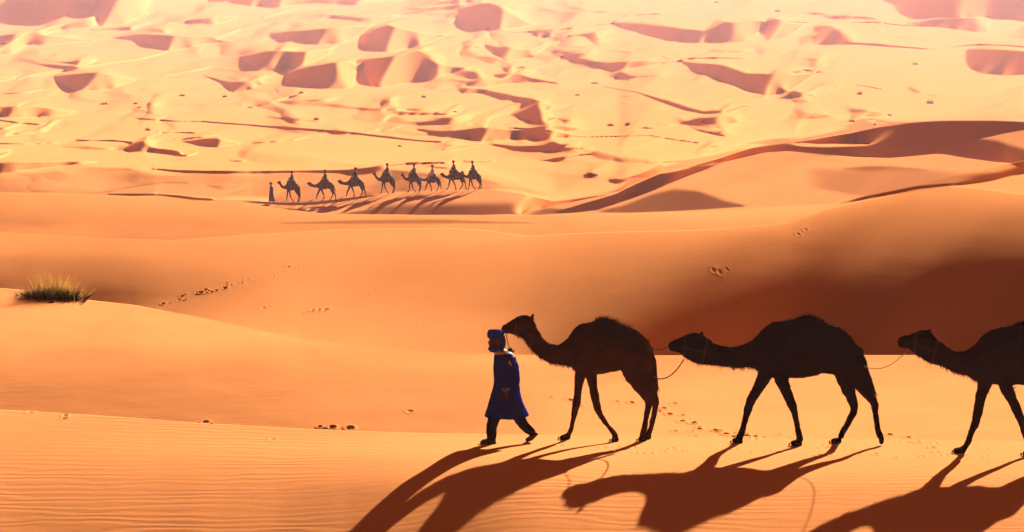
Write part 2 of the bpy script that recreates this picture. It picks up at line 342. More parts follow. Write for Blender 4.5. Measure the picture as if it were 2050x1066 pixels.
HLINE = interp([(-100,349),(100,342),(180,331),(260,334),(340,340),(430,344),(520,345),(640,343),(700,342),(740,337),(790,329),(850,326),(900,326),(960,334),(1060,375),(1200,425),(2100,450)], pxc)
def farslope(py):
    # minor dune chains: short face towards the viewer, long back, winding and of uneven height
    X = np.broadcast_to(px, py.shape)
    P = -0.015+0.05*ss((py-255)/70)+0.0*py; P = np.where(py > HLINE-40, P+0.10*ss((py-HLINE)/9+0.4), P)
    for lam, sk, seed, amp in ((41, 620, 61, .23), (21, 380, 77, .14)):
        ph = py/lam+X/sk+1.5*fbm(X/210, py/60, seed, 3)
        fr = ph-np.floor(ph)
        mk = np.clip(0.15+1.3*vnoise(X/130+np.floor(ph)*7.3, np.floor(ph)*3.1, seed+5), 0, 1)
        P = P+amp*mk*ss(fr/0.3)*ss((1-fr)/0.08)*ss((430-py)/60)*(1-0.7*ss((py-285)/40))
    return P
rows_D, rows_P, rows_R = [], [], []     # depth, image row, ripple weight
vis = []                                # row index ranges that are visible
def T(py): return (py-PH)/F
AZT = math.tan(az); QCAP = 0.22
KER9 = np.array([1,2,3,4,5,4,3,2,1])/25.0
def integrate(py, P, lnD0, relax=None, AZT=AZT):
    t = T(py); n = len(py); out = np.empty_like(py); out[0] = lnD0
    for i in range(1, n):
        tm = (t[i]+t[i-1])/2; pm = (P[i]+P[i-1])/2
        dt = t[i-1]-t[i]
        den = np.maximum(pm+tm, 0.022 if relax is None else 0.45*tm)
        # follow the sun's azimuth on the ground, so that slope is measured along the light
        dp = np.maximum(py[i-1]-py[i], 0); x0 = px-AZT/den*dp
        for _ in range(2):
            dp = np.clip(np.interp(x0, px, py[i-1])-py[i], 0, 6.0); x0 = px-AZT/den*dp
        prev = np.interp(x0, px, out[i-1]); g = dp/F/den
        if relax is not None:
            lam, sh = relax
            tgt = base_lnD(py[i]); dpy = np.abs(py[i-1]-py[i])
            k = dpy/lam*(1-np.clip((pm-0.02)/0.25, 0, 1))*(1-0.93*ss((py[i]-HLINE)/9+0.5))
            g = np.maximum(g + (tgt-prev)*k, g*0.2)
        out[i] = np.maximum(prev+g, out[i-1]+1e-6)
        if relax is None:
            pad = np.pad(out[i], 4, mode='reflect', reflect_type='odd')
            ob = np.convolve(pad, KER9, 'same')[4:-4]
            out[i] += (ob-out[i])*0.5
        else:
            dv = out[i]-base_lnD(py[i])
            dvb = np.convolve(np.pad(dv, 3, mode='edge'), np.array([1,2,3,4,3,2,1])/16, 'same')[3:-3]
            dvb = np.convolve(np.pad(dvb, 3, mode='edge'), np.array([1,2,3,4,3,2,1])/16, 'same')[3:-3]
            out[i] += (dvb-dv)*0.35
            # no flank may lean towards the sun too steeply
            cap = QCAP/(F*(0.02+tm))
            cx_ = np.concatenate([[0], np.cumsum((cap[1:]+cap[:-1])*0.5*np.diff(px))])
            dv = out[i]-base_lnD(py[i])
            yv = np.maximum.accumulate((dv-cx_)[::-1])[::-1]+cx_
            out[i] += (yv-dv)*0.5*np.clip(1-(pm-0.05)/0.2, 0, 1)
    return out
def section(lo, hi, n, slopef, lnD0, relax=None, rip=0.0, anchor=None, namp=0.02):
    v = np.linspace(0, 1, n)[:, None]; py = lo*(1-v)+hi*v
    P = slopef(py)
    X = np.broadcast_to(pxc, py.shape) + (px-pxc)*0.5
    P = P + namp*fbm(X/170+py/90, py/26-X/400, 11) + namp*0.6*fbm(X/60+py/30, py/7-X/110, 31, 3)
    P = paint(P, py)
    L = integrate(py, P, lnD0, relax, AZT*(1.0 if relax is None else 0.75))
    if anchor is not None:
        a0 = np.array([np.interp(-anchor[0], -py[:, c], L[:, c]) for c in range(NC)]); L = L - a0 + math.log(anchor[1])
    return py, L, np.full_like(py, rip)
allpy, allL, allR, allZ = [], [], [], []
def push(py, L, R, dip=None):
    D = np.exp(L); Z = HC - D*T(py)
    if dip is not None: Z = Z-dip
    allpy.append(py); allL.append(D); allR.append(R); allZ.append(Z)
def jump(py, L0, L1):
    s = (np.arange(1, 8)/8.0)[:, None]; D0, D1 = np.exp(L0), np.exp(L1)
    D = D0+(D1-D0)*(s**1.4)
    dip = np.minimum(0.14*(D1-D0), 9)*np.sin(np.pi*s**1.5)
    allpy.append(np.broadcast_to(py, D.shape).copy()); allL.append(D); allZ.append(HC-D*T(py)-dip); allR.append(np.zeros_like(D))

one = np.ones(NC)
lowpy = np.full(NC, 1100.0)
# below the frame, towards the photographer
py_, L_, R_ = section(np.full(NC, 1100.0), lines[0], 190, slope0, np.zeros(NC), rip=1.0, anchor=(887.0, 53.4), namp=0.004)
Dn = np.exp(L_[0]); s = np.linspace(0, 1, 40)[:, None]**0.8
Dx = 4.0+(Dn-4.0)*s; zx = (HC-Dn*T(1100.0))-(Dn-Dx)*0.13
allpy.append(np.full_like(Dx, 1100.0)[:-1]); allL.append(Dx[:-1]); allZ.append(zx[:-1]); allR.append(np.ones_like(Dx)[:-1])
vis0 = sum(len(a) for a in allpy)
segs = []
def add_sec(py, L, R):
    a = sum(len(q) for q in allpy); push(py, L, R); segs.append((a, a+len(py)))
add_sec(py_, L_, R_)
def step(L, m, Dspec):
    """jump to depth Dspec where m is 1, carry on without a break where it is 0"""
    t = np.log(np.maximum(Dspec, np.exp(L)*1.0005)); return L*(1-m)+t*m
# behind the near crest
end = L_[-1]; m = ss((980-px)/900.0)
st = step(end, m, np.exp(end)*(1+0.022*m)); jump(lines[0], end, st)
py_, L_, R_ = section(lines[0], lines[1], 190, slope1, st, rip=0.28, namp=0.016); add_sec(py_, L_, R_)
# behind the bush crest / plateau edge
end = L_[-1]; f = 0.022*ss((330-px)/330.0)+0.012*ss((px-1150)/900.0)
st = end+f; jump(lines[1], end, st)
py_, L_, R_ = section(lines[1], lines[2], 170, slope2b, st, rip=0.16, namp=0.007); add_sec(py_, L_, R_)
end = L_[-1]; st = np.full(NC, math.log(150.0)); jump(lines[2], end, st)
py_, L_, R_ = section(lines[2], lines[3], 60, slope3, st, namp=0.016); add_sec(py_, L_, R_)
end = L_[-1]; st = np.log(interp([(0,338),(900,338),(1043,312),(1300,305),(2050,300)], pxc)); st = np.maximum(st, end+.001); jump(lines[3], end, st)
py_, L_, R_ = section(lines[3], lines[4], 90, lambda y: np.full_like(y, 0.05), st, namp=0.02); add_sec(py_, L_, R_)
end = L_[-1]; st = end+0.03*ss((px-1400)/200.0); jump(lines[4], end, st)
py_, L_, R_ = section(lines[4], lines[5], 80, lambda y: np.full_like(y, 0.12), st, namp=0.02); add_sec(py_, L_, R_)
end = L_[-1]; bs = base_lnD(lines[5]); g = ss((px-1043)/8.0)
st = np.maximum(end, end*(1-g)+np.maximum(bs, end+.05)*g); st = np.maximum(np.where(px > 1043, blurx(st, 41), st), end+.0005); jump(lines[5], end, st)
py_, L_, R_ = section(lines[5], lines[6], 50, lambda y: np.full_like(y, 0.06)+0.02*np.sin(y), st, namp=0.01); add_sec(py_, L_, R_)
end = L_[-1]; f = 0.02*ss((px-520)/30.0)*ss((780-px)/60.0)+0.006*ss((px-330)/220.0)*ss((1050-px)/60.)
st = end+f; jump(lines[6], end, st)
py_, L_, R_ = section(lines[6], TOP, 460, farslope, st, relax=(22.0, 0), namp=0.05); add_sec(py_, L_, R_)
# the far rim beyond the frame
Dn = np.exp(L_[-1]); Zn = HC-Dn*T(TOP)
for k in range(1, 10):
    Dk = Dn*(1+0.12*k); allL.append(Dk[None]); allZ.append((Zn+0.004*k*Dn+6*np.sin(px/170+k))[None]); allpy.append(TOP[None]); allR.append(np.zeros((1, NC)))
GD = np.vstack(allL); GZ = np.vstack(allZ); GP = np.vstack(allpy); GR = np.vstack(allR); NR = GD.shape[0]
GX = (px[None, :]-1025)*GD/F
VIS = np.zeros(NR, bool)
for a, b in segs: VIS[a:b] = True

def col_of(x):
    j = int(np.clip(np.searchsorted(px, x), 1, NC-1)); f = (x-px[j-1])/(px[j]-px[j-1]); return j, min(max(f, 0), 1)
def at_pix(x, y):
    """world point of the sand seen at photo column x, row y"""
    j, f = col_of(x); out = 0
    for c, w in ((j-1, 1-f), (j, f)):
        p = GP[VIS, c]; out = out + w*np.array([np.interp(-y, -p, GD[VIS, c])])
    D = float(out[0]); return Vector(((x-1025)*D/F, D, HC-D*T(y)))
def height(X, Y):
    x = 1025+X*F/Y; j, f = col_of(x)
    z = [np.interp(Y, GD[:, c], GZ[:, c]) for c in (j-1, j)]
    return float(z[0]*(1-f)+z[1]*f)

# footprints pressed into the sand: (column, row, half width px, depth m)
rng = random.Random(5)
prints = []
def trail(pts, n, jx, jy, dep, w=5.0):
    a = np.array(pts, float); u = np.linspace(0, 1, n)
    k = np.linspace(0, 1, len(a))
    for i in range(n):
        prints.append((np.interp(u[i], k, a[:,0])+rng.uniform(-jx, jx), np.interp(u[i], k, a[:,1])+rng.uniform(-jy, jy), 0.8*w*rng.uniform(.7, 1.3), 1.1*dep*rng.uniform(.5, 1.3)))
trail([(325,606),(410,585),(480,566),(560,543),(660,512)], 27, 7, 5, 0.022, 3.6)
trail([(380,596),(440,574)], 5, 10, 5, 0.03, 4)
trail([(1320,820),(1400,850),(1480,868),(1530,880)], 20, 22, 9, 0.045, 6)
trail([(1110,800),(1240,812),(1330,800)], 9, 22, 8, 0.03, 6)
trail([(1080,896),(1400,902),(1700,908),(2050,925)], 26, 14, 7, 0.04, 5.5)
trail([(1330,868),(1640,880),(1900,893)], 16, 30, 8, 0.03, 5)
trail([(1790,880),(1880,905),(2000,900)], 12, 18, 12, 0.04, 6)
trail([(1340,905),(1240,900)], 4, 20, 5, 0.04, 6)
trail([(1620,890),(1720,903)], 6, 20, 5, 0.04, 6)
for q in ((626,622,5,.03),(638,620,5,.03),(648,624,4,.02),(735,590,5,.012),(745,594,4,.012),(722,597,4,.01),(527,617,5,.012),(538,615,4,.01),(845,652,5,.015),(856,656,4,.012),(1428,541,5,.012),(1440,545,5,.012),(1455,540,4,.01),(1598,470,4,.02),(1612,460,4,.02),(1605,465,3,.01),
          (640,855,4,.04),(665,856,6,.05),(700,858,7,.05),(410,846,6,.03),(60,826,6,.03),(130,832,5,.03),(545,880,6,.02),(820,824,6,.02),(130,838,5,.02),(620,625,6,.03),(652,620,6,.03)): prints.append(q)
for x, y, w, dp in prints:
    w *= 0.8; dp *= 0.7; P0 = at_pix(x, y); D0 = P0.y; r = w*D0/F*1.2; ry = r*1.5
    rr = np.where(VIS & (np.abs(GD[:, col_of(x)[0]]-D0) < 3*ry+1))[0]
    c0, c1 = col_of(x-4*w)[0], col_of(x+4*w)[0]
    if len(rr) == 0: continue
    sl = (slice(rr[0], rr[-1]+1), slice(c0, c1+1))
    dx = (GX[sl]-P0.x)/r; dy = (GD[sl]-D0)/ry; q2 = dx*dx+dy*dy
    GZ[sl] += dp*(-np.exp(-q2*1.3)+0.45*np.exp(-(np.sqrt(q2)-1.7)**2*3.0))

def grid_mesh(name, X, Y, Z):
    nr, nc = X.shape; me = bpy.data.meshes.new(name)
    co = np.empty((nr*nc, 3), np.float32); co[:,0] = X.ravel(); co[:,1] = Y.ravel(); co[:,2] = Z.ravel()
    i = np.arange(nr-1)[:, None]*nc+np.arange(nc-1)[None, :]
    q = np.stack([i, i+1, i+nc+1, i+nc], -1).reshape(-1, 4).astype(np.int32)
    me.vertices.add(nr*nc); me.vertices.foreach_set("co", co.ravel())
    me.loops.add(q.size); me.loops.foreach_set("vertex_index", q.ravel())
    me.polygons.add(len(q)); me.polygons.foreach_set("loop_start", np.arange(0, q.size, 4, dtype=np.int32))
    try: me.polygons.foreach_set("loop_total", np.full(len(q), 4, np.int32))
    except Exception: pass
    me.polygons.foreach_set("use_smooth", np.ones(len(q), bool))
    me.update(calc_edges=True); me.validate()
    return me
#--OBJECTS--
# ------------------------------------------------------------------ figure tools
def wobble(me, f):
    n = len(me.vertices); co = np.empty(n*3, np.float32); no = np.empty(n*3, np.float32)
    me.vertices.foreach_get("co", co); me.vertices.foreach_get("normal", no)
    co = co.reshape(-1, 3); no = no.reshape(-1, 3)
    k = np.array([f(Vector(c)) for c in co], np.float32)
    me.vertices.foreach_set("co", (co+no*k[:, None]).ravel()); me.update()
def lofts_to_mesh(parts, voxel, name, smooth_it=3, rough=0.0, seed=0, rscale=9.0):
    """several closed tubes (lists of rings) grown into one continuous skin"""
    me = bpy.data.meshes.new(name+"_raw"); V, Fc = [], []
    for rings in parts:
        n = len(rings[0]); b = len(V)
        for r_ in rings: V.extend(r_)
        for i in range(len(rings)-1):
            for j in range(n):
                k = (j+1) % n
                Fc.append((b+i*n+j, b+i*n+k, b+(i+1)*n+k, b+(i+1)*n+j))
        for i, rev in ((0, True), (len(rings)-1, False)):
            c = len(V); rr = rings[i]; V.append(tuple(sum(p[q] for p in rr)/n for q in range(3)))
            for j in range(n):
                k = (j+1) % n
                f = (c, b+i*n+j, b+i*n+k); Fc.append(f if not rev else f[::-1])
    me.from_pydata([tuple(v) for v in V], [], Fc)
    bm = bmesh.new(); bm.from_mesh(me); bmesh.ops.recalc_face_normals(bm, faces=bm.faces); bm.to_mesh(me); bm.free()
    if not voxel:
        me.name = name; smooth(me); return me
    o = bpy.data.objects.new("tmp", me); COL.objects.link(o)
    m = o.modifiers.new("r", 'REMESH'); m.mode = 'VOXEL'; m.voxel_size = voxel; m.use_smooth_shade = True
    if smooth_it:
        sm = o.modifiers.new("s", 'SMOOTH'); sm.iterations = smooth_it; sm.factor = 0.5
    dg = bpy.context.evaluated_depsgraph_get(); dg.update()
    res = bpy.data.meshes.new_from_object(o.evaluated_get(dg)); res.name = name
    bpy.data.objects.remove(o); bpy.data.meshes.remove(me)
    if rough:
        wobble(res, lambda c: rough*(mnoise.noise(c*rscale+Vector((seed, seed*2, 0)))+0.6*mnoise.noise((c*rscale+Vector((seed, seed*2, 0)))*2.7)))
    smooth(res); return res

def ring_pair(a, b, w, n=16, narrow=0.0, y0=0.0):
    """closed ring through upper point a and lower point b (x, z), half width w across"""
    cx, cz = (a[0]+b[0])/2, (a[1]+b[1])/2; ux, uz = (a[0]-b[0])/2, (a[1]-b[1])/2
    out = []
    for i in range(n):
        t = 2*math.pi*i/n; c, s_ = math.cos(t), math.sin(t)
        k = w*(1-narrow*max(c, 0)**1.5)
        out.append((cx+ux*c, y0+k*s_, cz+uz*c))
    return out
def tube(pts, n=10, flat=1.0):
    """round tube through (x, y, z, r)"""
    P = [Vector(p[:3]) for p in pts]; R = [p[3] for p in pts]; rings = []
    for i, p in enumerate(P):
        d = (P[min(i+1, len(P)-1)]-P[max(i-1, 0)]).normalized()
        u = d.cross(Vector((0, 1, 0)))
        if u.length < 0.2: u = d.cross(Vector((1, 0, 0)))
        u.normalize(); v = d.cross(u)
        rings.append([tuple(p+(u*math.cos(2*math.pi*j/n)+v*math.sin(2*math.pi*j/n)*flat)*R[i]) for j in range(n)])
    # rounded ends
    for e in (0, -1):
        q = P[e]; o_ = P[1] if e == 0 else P[-2]; d = (q-o_).normalized(); base = rings[e]
        cap = [tuple(Vector(b)*0.62+(q+d*R[e]*0.75)*0.38+d*R[e]*0.15) for b in base]
        if e == 0: rings.insert(0, cap)
        else: rings.append(cap)
    return rings
def rope_obj(name, pts, r, mat, parent=None, n=6):
    me = lofts_to_mesh([tube([(*p, r) for p in pts], n)], 0, name); return mesh_obj(name, me, mat, parent)
def catenary(a, b, sag, n=14):
    a, b = Vector(a), Vector(b); out = []
    for i in range(n):
        t = i/(n-1); p = a.lerp(b, t); p.z -= sag*4*t*(1-t); out.append(tuple(p))
    return out

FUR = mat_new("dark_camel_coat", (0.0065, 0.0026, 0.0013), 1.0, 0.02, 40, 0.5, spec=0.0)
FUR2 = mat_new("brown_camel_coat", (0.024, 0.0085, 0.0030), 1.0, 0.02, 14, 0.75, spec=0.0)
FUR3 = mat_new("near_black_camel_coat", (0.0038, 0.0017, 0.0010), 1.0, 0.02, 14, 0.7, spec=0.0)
WOOL = mat_new("camel_wool", (0.014, 0.007, 0.0035), 0.9, 0, 20, 0.4, trans=0.45, spec=0.0)
EYE = mat_new("camel_eye", (0.01, 0.008, 0.006), 0.15, spec=0.6)
ROPE = mat_new("dark_rope", (0.03, 0.017, 0.009), 0.9, 0.003, 80)
PALE_ROPE = mat_new("pale_rope", (0.22, 0.13, 0.06), 0.9, 0.003, 80)
HOOF = mat_new("camel_toenail", (0.008, 0.005, 0.004), 0.9, spec=0.0)
BLUE = mat_new("indigo_cloth", (0.0018, 0.011, 0.17), 0.9, 0.015, 14, 0.5, trans=0.08, spec=0.0)
BLUE2 = mat_new("turban_blue_cloth", (0.010, 0.045, 0.45), 0.9, 0.012, 18, 0.4, trans=0.2, spec=0.0)
TROUSER = mat_new("dark_trouser_cloth", (0.004, 0.0045, 0.007), 0.9, 0.01, 16, 0.3, spec=0.0)
TAN = mat_new("tan_scarf_cloth", (0.40, 0.24, 0.09), 0.85, 0.008, 18, 0.3, trans=0.2)
SKIN = mat_new("brown_skin", (0.045, 0.014, 0.007), 0.7, 0.002, 30, 0.2, spec=0.1)
HAIR = mat_new("black_hair", (0.01, 0.008, 0.007), 0.7)
LEATHER = mat_new("dark_sandal_leather", (0.025, 0.018, 0.014), 0.6)
CUFF = mat_new("pale_cuff_cloth", (0.05, 0.07, 0.22), 0.8, 0.004, 20)
PPM = 131.0
def resample(prs, sub=2):
    """Catmull-Rom through the outline stations"""
    a = np.array([[p[0][0], p[0][1], p[1][0], p[1][1], p[2]] + ([p[3]] if len(p) > 3 else [0.0]) for p in prs], float)
    out = []
    for i in range(len(a)-1):
        p0, p1, p2, p3 = a[max(i-1, 0)], a[i], a[i+1], a[min(i+2, len(a)-1)]
        for k in range(sub):
            t = k/sub
            out.append(0.5*((2*p1)+(-p0+p2)*t+(2*p0-5*p1+4*p2-p3)*t*t+(-p0+3*p1-3*p2+p3)*t**3))
    out.append(a[-1]); return out

def build_camel(name, org, prs, legs, tail, mat, voxel, halter=True, seed=1, detail=True, ears=None, eye=None, ppm=None, fold=0.0):
    """org: (px, row) of the ground point under the body; outlines are traced side on, converted to metres at the camel's own distance"""
    G = at_pix(*org); D = G.y; m = D/F if ppm is None else 1/ppm
    base = Vector(((org[0]-1025)*D/F, D, height(G.x, D)))
    root = bpy.data.objects.new(name, None); COL.objects.link(root); root.location = base; root.empty_display_size = 0.3
    cx = lambda x: (x-org[0])*m
    cz = lambda y: (org[1]-y)*m
    parts = []
    st = resample(prs)
    parts.append([ring_pair((cx(q[0]), cz(q[1])), (cx(q[2]), cz(q[3])), q[4]*m, 20, q[5]) for q in st])
    # nose cap
    toes = []
    for leg in legs:
        y = leg["y"]*m; J = leg["j"]; pts = []
        # lower joints are stretched so that the foot meets the sand below it
        fx, fy = J[-1][0], J[-1][1]
        gz = height(base.x+cx(leg["pad"][0][0]*.5+leg["pad"][1][0]*.5), D+y)-base.z
        soft = leg.get("toe", False)
        padz = gz+0.028
        zf = cz(leg["padrow"]); shift = gz-zf
        top = J[0][1]; 
        for (x, yy, r) in J:
            w = min(max((yy-top)/(leg["padrow"]-top), 0), 1)**1.3
            yo = y*(0.72+0.28*w)
            pts.append((cx(x), yo, cz(yy)+shift*w, r*m))
        parts.append(tube(resamp_tube(pts, 3), 12, leg.get("flat", 1.0)))
        (xa, ra), (xb, rb) = leg["pad"]
        if leg.get("toe"):
            parts.append(tube([(pts[-1][0], y, pts[-1][2], pts[-1][3]), (cx(xa), y, gz+0.09, ra*m*1.3), (cx(xb), y, gz+0.03, rb*m)], 10, 1.5))
        else:
            parts.append(tube([(cx(xa), y, gz+ra*m*.75, ra*m), (cx(xa*.5+xb*.5), y, gz+0.036, (ra+rb)*.5*m+0.012), (cx(xb), y, gz+rb*m*.8, rb*m)], 12, 1.7))
        toes.append((cx(xa), y, gz))
    # lower jaw, brow, nostrils and lips
    hx, hz = prs[0][0][0], prs[0][0][1]
    for s_ in (-1, 1):
        ex, ey = eye; parts.append(tube([(cx(ex-6), s_*8*m, cz(ey-3), 3.6*m), (cx(ex+3), s_*10.5*m, cz(ey-4.5), 4.2*m), (cx(ex+12), s_*9*m, cz(ey), 3.5*m)], 8))
    for (ax, ay, bx, by) in ears:
        for s_ in (-1, 1):
            parts.append(tube([(cx(ax), s_*8*m, cz(ay), 2.9*m), (cx(ax*.4+bx*.6), s_*12.5*m, cz(ay*.4+by*.6), 3.4*m), (cx(bx), s_*14*m, cz(by), 1.4*m)], 8, 0.55))
    me = lofts_to_mesh(parts, voxel, name+"_body", 3 if detail else 1, 0.012 if detail else 0.0, seed)
    body = mesh_obj("body", me, mat, root)
    # tail
    tp = [(cx(x), (0.0 if i == 0 else -0.02)+0.03*math.sin(i), cz(y), r*m) for i, (x, y, r) in enumerate(tail)]
    tme = lofts_to_mesh([tube(resamp_tube(tp, 3), 8)], 0, "tail")
    if detail:
        wobble(tme, lambda c: 0.008*mnoise.noise(c*30))
    tl = mesh_obj("tail", tme, mat, root)
    rg = random.Random(seed)
    if detail:
        tuft = []
        for i in range(170):
            q = rg.uniform(0.45, 1.0); k = q*(len(tp)-1); a = int(min(k, len(tp)-2)); f = k-a
            p = Vector(tp[a][:3]).lerp(Vector(tp[a+1][:3]), f); d = (Vector(tp[-1][:3])-Vector(tp[-2][:3])).normalized()
            tuft.append((p+Vector((rg.gauss(0, .012), rg.gauss(0, .012), 0)), (d+Vector((rg.gauss(0, .25), rg.gauss(0, .25), -.3))).normalized()*rg.uniform(.05, .13), .004))
        hair_mesh("tail_tuft", tuft, WOOL, tl)
        # woolly hair on neck, hump, shoulder and belly
        hs = []
        vs = me.vertices; n = len(vs)
        hump = min(range(len(st)), key=lambda i: st[i][1] if st[i][0] > org[0]-70 else 9e9)
        for _ in range(9000):
            v = vs[rg.randrange(n)]; x, z = v.co.x/m+org[0], org[1]-v.co.z/m
            if z > org[1]-118: continue                 # no long wool on the legs
            neck = x < prs[11][0][0]+25; top = v.normal.z > 0.35 and x > prs[14][0][0]
            under = v.normal.z < -0.3 and neck
            pr = 0.9 if under else (0.8 if top and abs(x-st[hump][0]) < 75 else 0.25)
            if x < prs[3][0][0]: pr = 0.03
            if rg.random() > pr: continue
            d = v.normal*0.55+Vector((0.5, 0, -0.45 if not top else 0.1))+Vector((rg.gauss(0, .2), rg.gauss(0, .2), rg.gauss(0, .2)))
            ln = rg.uniform(.025, .055)*(1.7 if under or (top and abs(x-st[hump][0]) < 60) else .8)
            hs.append((v.co-v.normal*.006, d.normalized()*ln, .0045))
        hair_mesh("wool", hs, WOOL, root)
        for s_ in (-1, 1):
            e = mesh_obj("eye", lofts_to_mesh([tube([(cx(eye[0]+1.2), s_*11.2*m, cz(eye[1])-.0, 2.3*m), (cx(eye[0]+3.2), s_*11.4*m, cz(eye[1]), 2.3*m)], 8)], 0, "eye"), EYE, root)
        for (x_, y_, g_), leg in zip(toes, legs):
            if leg.get("toe"): continue
            for dy in (-.03, .03):
                mesh_obj("toenail", lofts_to_mesh([tube([(x_-.028, y_+dy, g_+.026, .013), (x_-.042, y_+dy, g_+.014, .008)], 8)], 0, "toenail"), HOOF, root)
    if halter and detail:
        i = 3; a, b, w = prs[i][0], prs[i][1], prs[i][2]
        rr = ring_pair((cx(a[0]), cz(a[1])+.008), (cx(b[0]), cz(b[1])-.008), w*m+.012, 24)
        i = 6; a2, b2, w2 = prs[i][0], prs[i][1], prs[i][2]
        r2 = ring_pair((cx(a2[0]), cz(a2[1])+.008), (cx(b2[0]), cz(b2[1])-.008), w2*m+.014, 24)
        pr_ = [tube([(*p, .008) for p in rr+[rr[0]]], 6), tube([(*p, .008) for p in r2+[r2[0]]], 6)]
        for s_ in (6, 18):
            pr_.append(tube([(*rr[s_], .008), (*r2[s_], .008)], 6))
        mesh_obj("halter", lofts_to_mesh(pr_, 0, "halter"), ROPE, root)
    return root, m
def resamp_tube(pts, sub):
    a = np.array(pts, float); out = []
    for i in range(len(a)-1):
        p0, p1, p2, p3 = a[max(i-1, 0)], a[i], a[i+1], a[min(i+2, len(a)-1)]
        for k in range(sub):
            t = k/sub; out.append(tuple(0.5*((2*p1)+(-p0+p2)*t+(2*p0-5*p1+4*p2-p3)*t*t+(-p0+3*p1-3*p2+p3)*t**3)))
    out.append(tuple(a[-1])); return out
def hair_mesh(name, items, mat, parent):
    """thin tapering three-sided hairs: (root, direction*length, width)"""
    V, Fc = [], []
    for p, d, w in items:
        u = d.cross(Vector((0.3, 0.2, 1)));  u = u.normalized()*w if u.length > 1e-6 else Vector((w, 0, 0)); q = d.cross(u).normalized()*w
        b = len(V); V += [tuple(p+u), tuple(p-u*.5+q*.8), tuple(p-u*.5-q*.8), tuple(p+d)]
        Fc += [(b, b+1, b+3), (b+1, b+2, b+3), (b+2, b, b+3)]
    me = bpy.data.meshes.new(name); me.from_pydata(V, [], Fc); return mesh_obj(name, me, mat, parent)

def PR(*v): return [((a, b), (c, d), w) + ((k,) if k else ()) for a, b, c, d, w, k in v]
N0, N1 = 0.0, 0.35
C1 = PR((1003,659,1005,664,4,0),(1008,651,1009,668,8,0),(1020,643.5,1023,668,9,0),(1034,635,1032,672,10.5,0),(1048,631.5,1044,677,12,0),(1062,634,1052,684,12.5,0),(1073,650,1058,694,12.5,0),
  (1082,670,1070,707,12.5,0),(1094,684,1084,718,13.5,0),(1108,690,1101,727,15.5,0),(1122,689,1121,731,19,0),(1136,677,1140,733,25,.2),(1149,658,1154,742,31,.3),(1168,646.5,1170,748,38,.4),(1188,644,1187,750,42,.5),
  (1205,634,1203,749,44,.62),(1226,641,1222,746,44,.55),(1247,651,1240,742,43,.45),(1268,659,1256,741,40,.35),(1288,672,1270,743,36,.25),(1301,688,1284,744,28,.1),(1307,712,1297,744,20,0),(1308,733,1304,748,8,0))
L1 = [dict(y=21, padrow=879, pad=((1123,4.6),(1141,4.6)), j=[(1168,712,17),(1164,742,12.5),(1158,778,8.8),(1155,804,8.2),(1153,817,7.2),(1148,840,5.2),(1143,860,5.2),(1138,871,5.5)]),
      dict(y=-21, padrow=883, pad=((1225,4.4),(1237,4.4)), j=[(1177,712,17),(1183,750,11.5),(1189,785,8.6),(1194,811,8.2),(1199,824,6.6),(1214,849,5),(1224,861,5.2),(1233,873,5.4)]),
      dict(y=-20, padrow=883, pad=((1279,4.8),(1291,4.6)), j=[(1272,700,34),(1265,734,24),(1275,762,16),(1289,786,11),(1298,801,8.8),(1295,826,5.8),(1289,856,5.6),(1285,873,5.8)]),
      dict(y=20, padrow=877, pad=((1291,4.6),(1303,4.6)), j=[(1282,706,28),(1290,748,19),(1300,778,13),(1312,802,8.6),(1310,828,5.8),(1304,854,5.4),(1299,868,5.8)])]
T1 = [(1299,700,5),(1308,722,5.5),(1310,748,5.5),(1314,768,4),(1315,778,2)]
C2 = PR((1337.5,690,1339,698,4.5,0),(1344,683,1345,704,8.5,0),(1357,677.5,1358,706,9.5,0),(1370,672.5,1369,715,11.5,0),(1384,666,1380,722,13,0),(1399,668,1391,727,14,0),(1416,677,1405,730,14.5,0),(1431,689,1424,731.5,15,0),
  (1448,693.5,1446,734,15.5,0),(1468,694.5,1470,737,17,0),(1488,690,1490,737,21,0),(1510,678,1508,737,27,.15),(1528,658,1523,747,33,.25),(1546,646,1541,757,40,.35),(1567,643,1562,757,44,.45),
  (1590,639,1585,757,46,.55),(1610,631,1608,757,46,.62),(1632,634,1628,753,46,.6),(1649,643,1645,748,45,.5),(1664,654,1660,749,44,.35),(1678,655,1675,751,42,.3),(1694,665,1690,754,38,.2),(1709,682,1700,755,32,.1),(1718,700,1707,752,23,0),(1722,722,1715,747,11,0))
L2 = [dict(y=21, padrow=885, pad=((1469,5.2),(1486,5)), j=[(1546,722,20),(1531,757,14),(1517,783,10.8),(1503,806,9.8),(1499,817,8.2),(1494,838,6.6),(1488,860,6.4),(1482,874,7)]),
      dict(y=-21, padrow=890, pad=((1583,5.2),(1602,5)), j=[(1556,722,20),(1564,759,14),(1574,784,10.6),(1584,808,9.6),(1588,821,7.5),(1593,842,6.2),(1597,864,6.4),(1600,880,7)]),
      dict(y=20, padrow=889, pad=((1667,5.2),(1684,5)), j=[(1686,708,34),(1690,750,20),(1700,782,13.4),(1709,806,9.5),(1712,822,8.5),(1705,838,6.8),(1694,858,6.2),(1685,876,6.6)]),
      dict(y=-20, padrow=897, toe=True, pad=((1763,4.2),(1762,3.2)), j=[(1700,708,30),(1713,752,17),(1728,780,12),(1742,797,9.4),(1748,809,8.2),(1751,830,6.2),(1754,855,6),(1758,873,6.6)])]
T2 = [(1708,700,6),(1725,718,7),(1733,744,7),(1742,768,6),(1751,787,2.5)]
